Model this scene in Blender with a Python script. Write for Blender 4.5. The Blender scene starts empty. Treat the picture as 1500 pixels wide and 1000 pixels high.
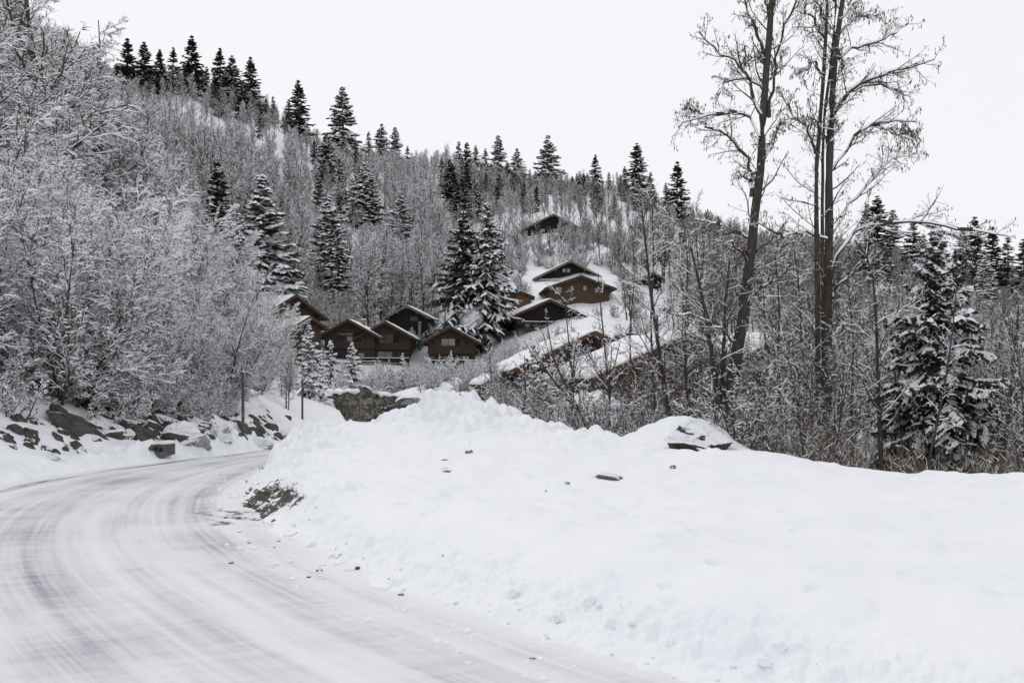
import bpy, math, random
import numpy as np
from mathutils import Vector, noise as mnoise

rng = np.random.default_rng(7)
random.seed(7)
SC = bpy.context.scene
COL = SC.collection
F = 1458.0          # focal length of the 1500 px wide photograph, in pixels (35 mm lens)
EYE = 2.0           # camera height
HOR = 550.0         # horizon row


def at(px, py, Y):
    return np.array(((px - 750.0) / F * Y, Y, EYE - (py - HOR) / F * Y))


# ------------------------------------------------------------------ noise
_perm = np.random.default_rng(3).permutation(256)
_perm = np.concatenate([_perm, _perm, _perm])
_ga = np.random.default_rng(4).random(256) * 2 * np.pi
_gx, _gy = np.cos(_ga), np.sin(_ga)


def perlin(x, y):
    xi = np.floor(x).astype(int); yi = np.floor(y).astype(int)
    xf = x - xi; yf = y - yi
    xi &= 255; yi &= 255
    u = xf * xf * xf * (xf * (xf * 6 - 15) + 10); v = yf * yf * yf * (yf * (yf * 6 - 15) + 10)

    def g(ix, iy, fx, fy):
        h = _perm[_perm[ix & 255] + (iy & 255)]
        return _gx[h] * fx + _gy[h] * fy
    a = g(xi, yi, xf, yf); b = g(xi + 1, yi, xf - 1, yf)
    c = g(xi, yi + 1, xf, yf - 1); d = g(xi + 1, yi + 1, xf - 1, yf - 1)
    return (a + u * (b - a)) + v * ((c + u * (d - c)) - (a + u * (b - a)))


def fbm(x, y, oct=4, gain=0.5):
    s = 0; a = 1.0
    for i in range(oct):
        s = s + a * perlin(x * 2 ** i + 17.3 * i, y * 2 ** i + 5.1 * i); a *= gain
    return s


def worley(x, y):
    xi = np.floor(x).astype(int); yi = np.floor(y).astype(int)
    best = np.full(np.shape(x), 9.0)
    for dx in (-1, 0, 1):
        for dy in (-1, 0, 1):
            cx = xi + dx; cy = yi + dy
            h = _perm[_perm[cx & 255] + (cy & 255)]
            h2 = _perm[_perm[(cx + 77) & 255] + ((cy + 31) & 255)]
            px = cx + h / 256.0; py = cy + h2 / 256.0
            best = np.minimum(best, (px - x) ** 2 + (py - y) ** 2)
    return np.sqrt(best)


def sstep(a, b, x):
    t = np.clip((x - a) / (b - a), 0, 1)
    return t * t * (3 - 2 * t)


# ------------------------------------------------------------------ terrain
CP = [  # X, Y, z of points read off the place
    (0, 8.5, .3), (2, 7, .35), (4, 5.5, .4), (4, 10, .4), (8, 10, .42), (8, 15, .3), (10.2, 19, .1), (6.2, 19.5, .22), (4.9, 21, .36),
    (-3, 14, .3), (-3, 18, .32), (-4, 22, .42), (-4.6, 24, .48), (-3.5, 26.5, .6), (0, 18, .3), (0, 24, .5), (2, 26, .4), (2, 20, .3), (5, 15, .33),
    (14, 19, .0), (0, 3, .1), (6, 2.5, .3), (-6, 6, .0), (12, 6, .4), (-10, 10, .1), (-14, 12, 1.0),
    (-2, 36, -.4), (3, 32, -.6), (8, 27, -.8), (12, 25, -.8), (15, 30, -1.2), (6, 40, -1.2), (20, 40, -1.5), (30, 60, -1.5), (0, 60, -2), (-8, 62, -1.6), (-13, 92, -2.4),
    (-9.9, 19, .1), (-9.2, 22, .1), (-7.6, 26, .0), (-11.5, 20, 1.2), (-11.1, 24.5, 1.15), (-10.4, 29, .9), (-10.4, 33, .65), (-10.8, 45, .75),
    (-8.6, 32, -.1), (-9.0, 40, -.4), (-9.8, 50, -.7), (-12.2, 21, 1.6), (-13, 25, 1.9), (-14, 33, 2.2), (-15, 45, 3), (-16, 20, 2.6), (-20, 28, 5), (-22, 45, 8),
    (-14, 60, .35), (-13.9, 80, -1.5), (-22, 60, 5), (-30, 80, 12), (-19, 80, 1.0), (-20, 95, .9), (-9, 96, .2), (-30, 30, 9), (-45, 45, 20), (-50, 80, 28),
    (-8, 110, 1.2), (-23, 138, 3.0), (-8, 138, 3.2), (-35, 132, 8), (-23, 155, 8.5), (-10, 155, 8.5), (-31, 170, 15), (-38.4, 130, 16.5), (-25, 220, 33),
    (-58, 270, 65), (-77, 240, 69), (-85, 220, 62), (-68, 260, 72), (-48, 285, 64), (-28, 310, 64), (-4, 300, 59.5), (10.5, 290, 54.5), (36, 290, 54),
    (6.7, 195, 29.7), (9.6, 165, 17.8), (10.3, 150, 12), (8.2, 100, 1.3), (8, 80, -1.0), (46, 280, 44), (70, 265, 36), (94, 250, 29), (120, 250, 24), (150, 250, 22),
    (53, 120, 1.2), (22, 50, -1.4), (25, 100, 2), (35, 160, 12), (40, 200, 22), (70, 180, 14), (90, 150, 8), (20, 70, -1.5), (45, 85, -1),
    (-60, 130, 32), (-80, 160, 45), (-60, 190, 42), (-110, 200, 62), (-140, 240, 78), (-50, 110, 22), (-30, 105, 8), (-100, 130, 48),
    (0, 430, 55), (-100, 400, 72), (-180, 360, 80), (120, 400, 26), (60, 420, 42), (200, 330, 22), (-160, 180, 70), (170, 180, 15)]
CP = np.array(CP, float)


def tps_coords(X, Y):
    r = np.maximum(np.hypot(X, Y), 2.0)
    return np.arctan2(X, np.maximum(Y, .3)) * 2.2, np.log(r), r


def tps_fit():
    a, b, r = tps_coords(CP[:, 0], CP[:, 1])
    val = (CP[:, 2] - EYE) / r
    n = len(CP)
    d2 = (a[:, None] - a) ** 2 + (b[:, None] - b) ** 2
    K = .5 * d2 * np.log(d2 + 1e-12) + np.eye(n) * 2e-3
    P = np.stack([np.ones(n), a, b], 1)
    M = np.block([[K, P], [P.T, np.zeros((3, 3))]])
    w = np.linalg.solve(M, np.concatenate([val, np.zeros(3)]))
    return a, b, w


_ta, _tb, _tw = tps_fit()


def tps(X, Y):
    X = np.asarray(X, float); Y = np.asarray(Y, float)
    a, b, r = tps_coords(X, Y)
    out = _tw[-3] + _tw[-2] * a + _tw[-1] * b
    for i in range(len(_ta)):
        d2 = (a - _ta[i]) ** 2 + (b - _tb[i]) ** 2
        out = out + _tw[i] * .5 * d2 * np.log(d2 + 1e-12)
    return EYE + out * r


RL = np.array([(7.5, -8), (3.2, -3), (0.6, 0), (-1.5, 2.5), (-4, 6), (-6.2, 9), (-7.9, 12), (-8.8, 15), (-9.09, 17.7), (-8.85, 19.7), (-8.4, 21.4), (-7.75, 23), (-7.2, 24.7), (-7.0, 27.5),
               (-7.1, 33), (-7.6, 45), (-10, 65), (-15.5, 90), (-17, 102)], float)
RR = np.array([(12, -5), (7.5, -1.5), (5, 1.5), (2.6, 4.2), (.75, 6.48), (.1, 7.29), (-.8, 8.2), (-1.75, 9.72), (-2.95, 11.66), (-4.1, 14.75), (-4.9, 17.2), (-5.3, 20), (-5.2, 23), (-4.9, 27),
               (-4.3, 33), (-4.2, 45), (-6, 65), (-11.5, 90), (-13, 102)], float)


def resample(P, n):
    d = np.concatenate([[0], np.cumsum(np.hypot(*np.diff(P, axis=0).T))])
    # smooth the corners
    t = np.linspace(0, d[-1], 400)
    Q = np.stack([np.interp(t, d, P[:, i]) for i in (0, 1)], 1)
    for _ in range(60):
        Q[1:-1] = (Q[:-2] + 2 * Q[1:-1] + Q[2:]) / 4
    return np.stack([np.interp(np.linspace(0, 399, n), np.arange(400), Q[:, i]) for i in (0, 1)], 1)


RLs = resample(RL, 70); RRs = resample(RR, 70)


def seg_dist(X, Y, P):
    best = np.full(X.shape, 1e9)
    for (x0, y0), (x1, y1) in zip(P[:-1], P[1:]):
        dx, dy = x1 - x0, y1 - y0
        t = np.clip(((X - x0) * dx + (Y - y0) * dy) / (dx * dx + dy * dy), 0, 1)
        best = np.minimum(best, (X - x0 - t * dx) ** 2 + (Y - y0 - t * dy) ** 2)
    return np.sqrt(best)


def inside(X, Y, P):
    r = np.zeros(X.shape, bool)
    x0, y0 = P[-1]
    for x1, y1 in P:
        c = ((y1 > Y) != (y0 > Y))
        r ^= c & (X < (x0 - x1) * (Y - y1) / (y0 - y1 + 1e-12) + x1)
        x0, y0 = x1, y1
    return r


ROADPOLY = np.concatenate([RLs, RRs[::-1]])


def road_z(Y):
    return -np.maximum(Y - 24, 0) * .033 - .0


def gauss(X, Y, cx, cy, sx, sy, p=2):
    return np.exp(-(np.abs((X - cx) / sx) ** p + np.abs((Y - cy) / sy) ** p))


def terrain(X, Y, detail=True):
    X = np.atleast_1d(np.asarray(X, float)); Y = np.atleast_1d(np.asarray(Y, float))
    z = tps(X, Y)
    R = np.hypot(X, Y)
    near = 1 - sstep(45, 70, R)
    # heaps of ploughed snow
    m1 = gauss(X, Y, -1.35, 28.5, 1.7, 2.2) * .66 + gauss(X, Y, -2.6, 28, 2.0, 2.2) * .30 + gauss(X, Y, .6, 27.5, 1.3, 2) * .12 - gauss(X, Y, -3.6, 26.3, 1.2, 2.2) * .17
    m2 = gauss(X, Y, 4.15, 23.8, 1.25, 1.2, 2.6) * .72
    m3 = gauss(X, Y, 3.75, 42, 1.7, 3, 2.4) * 1.9 + gauss(X, Y, 1.2, 42, 2.6, 3) * 1.2
    z = z + m1 + m2 + m3
    far = R > 115
    dR = np.full(X.shape, 99.0); dL = np.full(X.shape, 99.0); ins = np.zeros(X.shape, bool)
    k = ~far
    if k.any():
        dR[k] = seg_dist(X[k], Y[k], RRs); dL[k] = seg_dist(X[k], Y[k], RLs); ins[k] = inside(X[k], Y[k], ROADPOLY)
    rightside = dR < dL
    d = np.minimum(dR, dL)
    wob = fbm(X * .9, Y * .9, 3) * .22
    d = np.where(ins, -d, d + wob)
    fine = (.5 - worley(X * 9.1 + wob, Y * 9.1)) * .055 + (.5 - worley(X * 19 + 3, Y * 19 + wob)) * .024 + fbm(X * 6, Y * 6, 3) * .03
    crumble = (1 - worley(X * 2.9 + wob, Y * 2.9)) * .36 + (.8 - worley(X * 5.3, Y * 5.3 + wob)) * .34 + fbm(X * 1.3, Y * 1.3, 4) * .75
    crumble = np.maximum(crumble, 0)
    # right-hand berm
    bend = gauss(X, Y, -4.6, 20, 1.5, 4)
    br = np.exp(-((d - .75) / .55) ** 2) * (rightside & ~ins) * near
    br = br * (.03 + .15 * crumble + fine * .8) * (1 + 1.1 * bend)
    bl = np.exp(-((d - .9) / .55) ** 2) * (~rightside & ~ins) * near * (.12 + .4 * crumble + fine * 1.0)
    bl = bl * (.45 + .75 * sstep(22, 27, Y))
    # rough heap surface
    heap = np.clip(m1 * 1.2 + m2 * .25 + m3 * .4 + gauss(X, Y, -1, 25.5, 3.6, 2.6) * .55 + gauss(X, Y, 2.2, 26, 1.4, 1.2) * .4, 0, 1)
    hl = ((.42 - worley(X * 1.15 + wob, Y * 1.0) ** 2 * 1.1) * .46 + (.4 - worley(X * 2.7 + 9, Y * 2.5 + wob) ** 2 * 1.2) * .30 + (.5 - worley(X * 6 + 2, Y * 6)) * .06 + fbm(X * .8, Y * .8, 4) * .45) * heap * 1.15
    bendl = gauss(X, Y, -4.15, 20.5, .95, 3.6, 2.4) * ((.42 - worley(X * 1.7, Y * 1.7) ** 2) * .28 + (.4 - worley(X * 4, Y * 4) ** 2) * .12 + .42 + fine * .8)
    smooth = fbm(X * .33, Y * .33, 3) * .16 + fbm(X * 1.2 + 3, Y * .9, 3) * .065 + np.maximum(fbm(X * .7, Y * .5 + 7, 2) - .12, 0) * np.maximum(.3 - worley(X * 2.1, Y * 1.7) ** 2, 0) * .55
    dim = np.maximum(.42 - worley(X * .55 + 4, Y * .42), 0) * -.14 + np.maximum(.09 - worley(X * .45 + 14, Y * .35 + 8) ** 2, 0) * .8 - sstep(.16, .05, worley(X * 1.3 + 3, Y * 1.1)) * .055 * sstep(-.05, .25, fbm(X * .3 + 9, Y * .3, 2)) + sstep(.22, .10, worley(X * .75 + 31, Y * .6 + 2)) * .05
    lump = near * (hl + bendl * (~ins) + (smooth + dim) * ~ins)
    hillb = (1 - near) * (fbm(X * .06, Y * .06, 4) * 1.8)
    ztot = z + lump + br + bl + hillb
    w = np.where(ins, 0, sstep(0.0, np.where(rightside, .9 + 1.0 * (1 - sstep(11.5, 15.5, Y)), .9), d))
    bank = sstep(-.05, .35, d)
    zr = road_z(Y)
    zz = zr - .06 + (ztot - zr + .06) * np.maximum(w, 0) + np.where(ins, 0, (br + bl) * (bank - w).clip(0))
    zz = np.where(far, ztot, zz)
    # cut bank of bare soil on the inside of the bend
    return zz


def tz(x, y):
    return float(terrain(x, y)[0])


def ground(px, Y):
    X = (px - 750) / F * Y
    return np.array((X, Y, tz(X, Y)))


# ------------------------------------------------------------------ mesh + object helpers
def mesh_np(name, V, Q, mi=None, mats=(), smooth=None):
    me = bpy.data.meshes.new(name)
    V = np.ascontiguousarray(V, np.float32); Q = np.ascontiguousarray(Q, np.int32)
    n, k = Q.shape
    me.vertices.add(len(V)); me.vertices.foreach_set('co', V.ravel())
    me.loops.add(n * k); me.loops.foreach_set('vertex_index', Q.ravel())
    me.polygons.add(n); me.polygons.foreach_set('loop_start', np.arange(n, dtype=np.int32) * k)
    me.polygons.foreach_set('loop_total', np.full(n, k, np.int32))
    for m in mats:
        me.materials.append(m)
    if mi is not None:
        me.polygons.foreach_set('material_index', np.ascontiguousarray(mi, np.int32))
    if smooth is None:
        smooth = np.zeros(n, bool)
    elif smooth is True:
        smooth = np.ones(n, bool)
    me.polygons.foreach_set('use_smooth', smooth)
    me.update(calc_edges=True)
    return me


def link(name, me, parent=None, loc=None, rz=0, scale=1):
    o = bpy.data.objects.new(name, me); COL.objects.link(o)
    if parent is not None:
        o.parent = parent
    if loc is not None:
        o.location = loc
    o.rotation_euler = (0, 0, rz)
    o.scale = (scale,) * 3 if np.isscalar(scale) else scale
    return o


def tag(o, label, cat, group=None, kind=None):
    if label: o['label'] = label
    if cat: o['category'] = cat
    if group: o['group'] = group
    if kind: o['kind'] = kind
    return o


def thing(name, label, cat, loc=(0, 0, 0), rz=0, group=None):
    return tag(link(name, None, None, loc, rz), label, cat, group)


def dup(root, loc, rz, scale, label, group):
    r = root.copy(); COL.objects.link(r)
    r.location = loc; r.rotation_euler = (0, 0, rz)
    r.scale = (scale,) * 3 if np.isscalar(scale) else scale
    r['label'] = label; r['group'] = group
    for ch in root.children:
        c = ch.copy(); COL.objects.link(c); c.parent = r
        for g in ch.children:
            d = g.copy(); COL.objects.link(d); d.parent = c
    return r


class Acc:
    def __init__(s): s.V = []; s.Q = []; s.M = []; s.S = []; s.n = 0

    def add(s, V, Q, mi, smooth=False):
        s.V.append(V); s.Q.append(Q + s.n); s.n += len(V)
        s.M.append(np.full(len(Q), mi) if np.isscalar(mi) else mi)
        s.S.append(np.full(len(Q), smooth))

    def mesh(s, name, mats):
        return mesh_np(name, np.concatenate(s.V), np.concatenate(s.Q), np.concatenate(s.M), mats, np.concatenate(s.S))

    def box(s, x0, x1, y0, y1, z0, z1, mi=0):
        V = np.array([(x, y, z) for z in (z0, z1) for y in (y0, y1) for x in (x0, x1)], float)
        Q = np.array([(0, 2, 3, 1), (4, 5, 7, 6), (0, 1, 5, 4), (2, 6, 7, 3), (0, 4, 6, 2), (1, 3, 7, 5)])
        s.add(V, Q, mi)

    def prism(s, prof, y0, y1, mi=0):      # a closed quad profile in XZ carried along Y
        prof = np.array(prof, float); n = len(prof)
        V = np.concatenate([np.c_[prof[:, 0], np.full(n, y, float), prof[:, 1]] for y in (y0, y1)])
        Q = [(i, (i + 1) % n, n + (i + 1) % n, n + i) for i in range(n)]
        if n == 4:
            Q += [(3, 2, 1, 0), (4, 5, 6, 7)]
        elif n == 5:
            # pentagon caps as two quads sharing a ridge-to-middle line
            V = np.concatenate([V, [((prof[0, 0] + prof[1, 0]) / 2, y0, prof[0, 1]), ((prof[0, 0] + prof[1, 0]) / 2, y1, prof[0, 1])]])
            a, b = 10, 11
            Q += [(a, 0, 4, 3), (1, a, 3, 2), (5, b, 8, 9), (b, 6, 7, 8)]
        s.add(V, np.array(Q), mi)


def nrm(v):
    return v / np.maximum(np.linalg.norm(v, axis=-1, keepdims=True), 1e-9)


def tangents(P):
    T = np.empty_like(P)
    T[:, 1:-1] = P[:, 2:] - P[:, :-2]; T[:, 0] = P[:, 1] - P[:, 0]; T[:, -1] = P[:, -1] - P[:, -2]
    return nrm(T)


def frames(P):
    T = tangents(P)
    up = np.zeros_like(T); up[..., 2] = 1
    S = np.cross(T, up); L = np.linalg.norm(S, axis=-1, keepdims=True)
    S = np.where(L < .05, np.array((1., 0, 0)), S / np.maximum(L, 1e-6))
    S = nrm(S - T * (S * T).sum(-1, keepdims=True))
    return T, S, np.cross(S, T)


def rings(n_path, k, n):
    base = np.arange(n_path)[:, None, None] * (k * n)
    i = np.arange(k - 1)[None, :, None] * n
    j = np.arange(n)[None, None, :]; j2 = (j + 1) % n
    return np.stack([base + i + j, base + i + j2, base + i + n + j2, base + i + n + j], -1)


def round_tubes(acc, P, R, n=8, mi=0, smooth=True, lump=0):
    T, S, U = frames(P)
    a = np.arange(n) * 2 * np.pi / n
    rr = R[:, :, None, None] * np.ones((1, 1, n, 1))
    if lump:
        rr = rr * (1 + lump * (rng.random(rr.shape) - .5))
    V = P[:, :, None] + rr * (S[:, :, None] * np.cos(a)[:, None] + U[:, :, None] * np.sin(a)[:, None])
    Q = rings(len(P), P.shape[1], n).reshape(-1, 4)
    acc.add(V.reshape(-1, 3), Q, mi, smooth)


def twig_tubes(acc, P, R, snow=.02, prob=.8, bark=0, sn=1, flat=1.0, minh=.3):
    """four-sided twigs; the two upper faces carry a ridge of lying snow where the twig is flat enough"""
    N, k, _ = P.shape
    if N == 0: return
    T, S, U = frames(P)
    hor = np.sqrt(np.maximum(1 - T[..., 2] ** 2, 0))
    has = (rng.random(N) < prob)
    sh = snow * np.clip((hor - minh) * 1.8, 0, 1) * has[:, None] * (.5 + rng.random((N, k)))
    sh[:, -1] *= .5
    r = R[..., None]
    w = flat * r * 1.0 + (sh * .28)[..., None]
    V = np.stack([P + S * w, P + U * (r * .8) + np.array((0, 0, 1.)) * sh[..., None], P - S * w, P - U * r], 2)
    Q = rings(N, k, 4)
    m = np.full(Q.shape[:-1], bark)
    hs = (hor[:, :-1] > minh + .05) & has[:, None] & (rng.random((N, k - 1)) < .92)
    m[:, :, 0][hs] = sn; m[:, :, 1][hs] = sn
    acc.add(V.reshape(-1, 3), Q.reshape(-1, 4), m.reshape(-1))


def interp_path(P, R, idx, t):
    k = P.shape[1]
    f = t * (k - 1); i = np.minimum(f.astype(int), k - 2); f = (f - i)[:, None]
    p = P[idx, i] * (1 - f) + P[idx, i + 1] * f
    d = nrm(P[idx, i + 1] - P[idx, i])
    r = R[idx, i] * (1 - f[:, 0]) + R[idx, i + 1] * f[:, 0]
    return p, d, r


def grow(P, R, n, t0, t1, length, ang, k=4, up=0.0, wob=.15, rad=.6, rmax=9, rmin=.002, flat=0.0, tpow=1.0, lent=.45, tip=.35):
    """n children on every path; length is absolute (array per parent or scalar), shrinking towards the tip by lent"""
    N = len(P)
    if N == 0: return np.zeros((0, k, 3)), np.zeros((0, k))
    idx = np.repeat(np.arange(N), n); M = len(idx)
    t = t0 + (t1 - t0) * (((np.tile(np.arange(n), N) + rng.random(M)) / n) ** tpow)
    p, d, r = interp_path(P, R, idx, t)
    rnd = rng.normal(size=(M, 3)); rnd[:, 2] *= (1 - flat)
    rad_dir = nrm(rnd - d * (rnd * d).sum(-1, keepdims=True))
    a = np.radians(ang * (.75 + .5 * rng.random(M)))[:, None]
    dr = nrm(d * np.cos(a) + rad_dir * np.sin(a))
    L = (np.broadcast_to(length, (N,))[idx]) * (1 - lent * (t - t0) / max(t1 - t0, 1e-6)) * (.6 + .7 * rng.random(M))
    C = np.empty((M, k, 3)); C[:, 0] = p
    st = (L / (k - 1))[:, None]
    for i in range(1, k):
        dr = dr + rng.normal(size=(M, 3)) * wob
        dr[:, 2] += up / (k - 1)
        dr = nrm(dr)
        C[:, i] = C[:, i - 1] + dr * st
    r0 = np.clip(r * rad, rmin, rmax)
    CR = np.maximum(r0[:, None] * np.linspace(1, tip, k)[None], rmin * .6)
    return C, CR


def lens(P):
    return np.linalg.norm(np.diff(P, axis=1), axis=-1).sum(1)


# ------------------------------------------------------------------ materials
def mat(name, rough=.7):
    m = bpy.data.materials.new(name); m.use_nodes = True
    nt = m.node_tree; b = nt.nodes['Principled BSDF']
    b.inputs['Roughness'].default_value = rough
    b.inputs['Specular IOR Level'].default_value = .3
    return m, nt, b


def nd(nt, typ, **kw):
    n = nt.nodes.new(typ)
    for k, v in kw.items():
        if k in n.inputs: n.inputs[k].default_value = v
        else: setattr(n, k, v)
    return n


def noise_ramp(nt, vec, scale, stops, detail=6, rough=.6, dist=0):
    n = nd(nt, 'ShaderNodeTexNoise', Scale=scale, Detail=detail, Roughness=rough, Distortion=dist)
    if vec is not None: nt.links.new(vec, n.inputs['Vector'])
    r = nt.nodes.new('ShaderNodeValToRGB')
    el = r.color_ramp.elements
    el[0].position, el[0].color = stops[0][0], (*stops[0][1], 1)
    el[1].position, el[1].color = stops[-1][0], (*stops[-1][1], 1)
    for p, c in stops[1:-1]:
        e = el.new(p); e.color = (*c, 1)
    nt.links.new(n.outputs['Fac'], r.inputs['Fac'])
    return n, r


def bump(nt, b, h, strength, dist=.02):
    bp = nd(nt, 'ShaderNodeBump', Strength=strength, Distance=dist)
    nt.links.new(h, bp.inputs['Height']); nt.links.new(bp.outputs[0], b.inputs['Normal'])
    return bp


def simple(name, c0, c1, scale=6, rough=.8, bs=.3, bd=.01, coord='Object', vscale=None):
    m, nt, b = mat(name, rough)
    tc = nt.nodes.new('ShaderNodeTexCoord'); v = tc.outputs[coord]
    if vscale:
        mp = nt.nodes.new('ShaderNodeMapping'); mp.inputs['Scale'].default_value = vscale
        nt.links.new(v, mp.inputs[0]); v = mp.outputs[0]
    n, r = noise_ramp(nt, v, scale, [(.3, c0), (.7, c1)])
    nt.links.new(r.outputs[0], b.inputs['Base Color'])
    if bs: bump(nt, b, n.outputs['Fac'], bs, bd)
    return m


SNOWC = (.83, .845, .875)
M_SNOW = simple('lying_snow', (.80, .815, .845), (.85, .86, .88), 9, .65, .25, .02)
M_TWIGSNOW = simple('twig_snow', (.80, .81, .84), (.86, .87, .89), 4, .7, 0)
M_BARK = simple('grey_bark', (.030, .026, .022), (.085, .075, .063), 14, .9, .6, .02, vscale=(1, 1, .25))
M_BARK2 = simple('dark_bark', (.045, .036, .030), (.085, .068, .056), 10, .9, .4, .01)
M_TWIG = simple('brown_twig', (.075, .062, .054), (.12, .10, .088), 3, .9, 0)
M_TWIGDARK = simple('dark_twig', (.048, .034, .025), (.082, .060, .045), 3, .9, 0)
M_TWIGFAR = simple('greybrown_twig', (.062, .048, .042), (.095, .076, .068), .3, .9, 0)
M_NEEDLE = simple('spruce_needles', (.014, .020, .014), (.035, .043, .030), 3.0, .75, 0)
M_NEEDLE2 = simple('fir_needles', (.022, .032, .024), (.05, .06, .042), 3.0, .75, 0)
M_CATKIN = simple('dry_catkins', (.06, .036, .024), (.11, .066, .042), 5, .9, 0)
M_GRASS = simple('dry_stems', (.075, .055, .038), (.16, .12, .083), 3, .9, 0)
M_CONCRETE = simple('concrete', (.07, .068, .064), (.14, .135, .128), 4, .85, .3, .01)
M_POST = simple('blue_grey_paint', (.055, .065, .085), (.085, .098, .12), 8, .5, .1, .002)
M_PLASTER = simple('cream_plaster', (.46, .42, .35), (.56, .52, .45), 2, .85, .2, .01)
M_DARK = simple('dark_void', (.008, .008, .008), (.015, .014, .013), 3, .8, 0)
M_METAL = simple('grey_metal', (.12, .125, .13), (.2, .205, .21), 3, .45, .1, .002)


def mat_ground():
    m, nt, b = mat('snow_ground', .62)
    tc = nt.nodes.new('ShaderNodeTexCoord')
    n1, r1 = noise_ramp(nt, tc.outputs['Object'], 1.1, [(.3, (.765, .78, .815)), (.7, (.815, .828, .855))], 8)
    at_ = nd(nt, 'ShaderNodeAttribute', attribute_name='soil_shade')
    # ragged edge of the bare earth and of the painted hollow shade
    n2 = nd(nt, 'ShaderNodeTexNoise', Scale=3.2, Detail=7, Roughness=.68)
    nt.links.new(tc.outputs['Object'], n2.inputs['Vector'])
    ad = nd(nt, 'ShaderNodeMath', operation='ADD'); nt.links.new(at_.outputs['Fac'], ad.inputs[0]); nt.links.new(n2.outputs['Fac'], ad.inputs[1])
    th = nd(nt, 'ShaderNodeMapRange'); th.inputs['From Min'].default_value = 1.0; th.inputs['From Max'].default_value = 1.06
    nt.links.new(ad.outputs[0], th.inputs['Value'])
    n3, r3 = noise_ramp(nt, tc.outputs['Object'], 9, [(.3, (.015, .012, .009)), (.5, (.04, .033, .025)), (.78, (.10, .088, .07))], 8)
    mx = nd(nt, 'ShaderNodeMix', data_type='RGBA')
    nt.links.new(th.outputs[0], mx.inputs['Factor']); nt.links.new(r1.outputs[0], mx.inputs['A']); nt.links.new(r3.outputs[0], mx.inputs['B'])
    nt.links.new(mx.outputs['Result'], b.inputs['Base Color'])
    n4 = nd(nt, 'ShaderNodeTexNoise', Scale=14, Detail=8, Roughness=.65)
    nt.links.new(tc.outputs['Object'], n4.inputs['Vector'])
    bump(nt, b, n4.outputs['Fac'], .22, .03)
    return m


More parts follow.
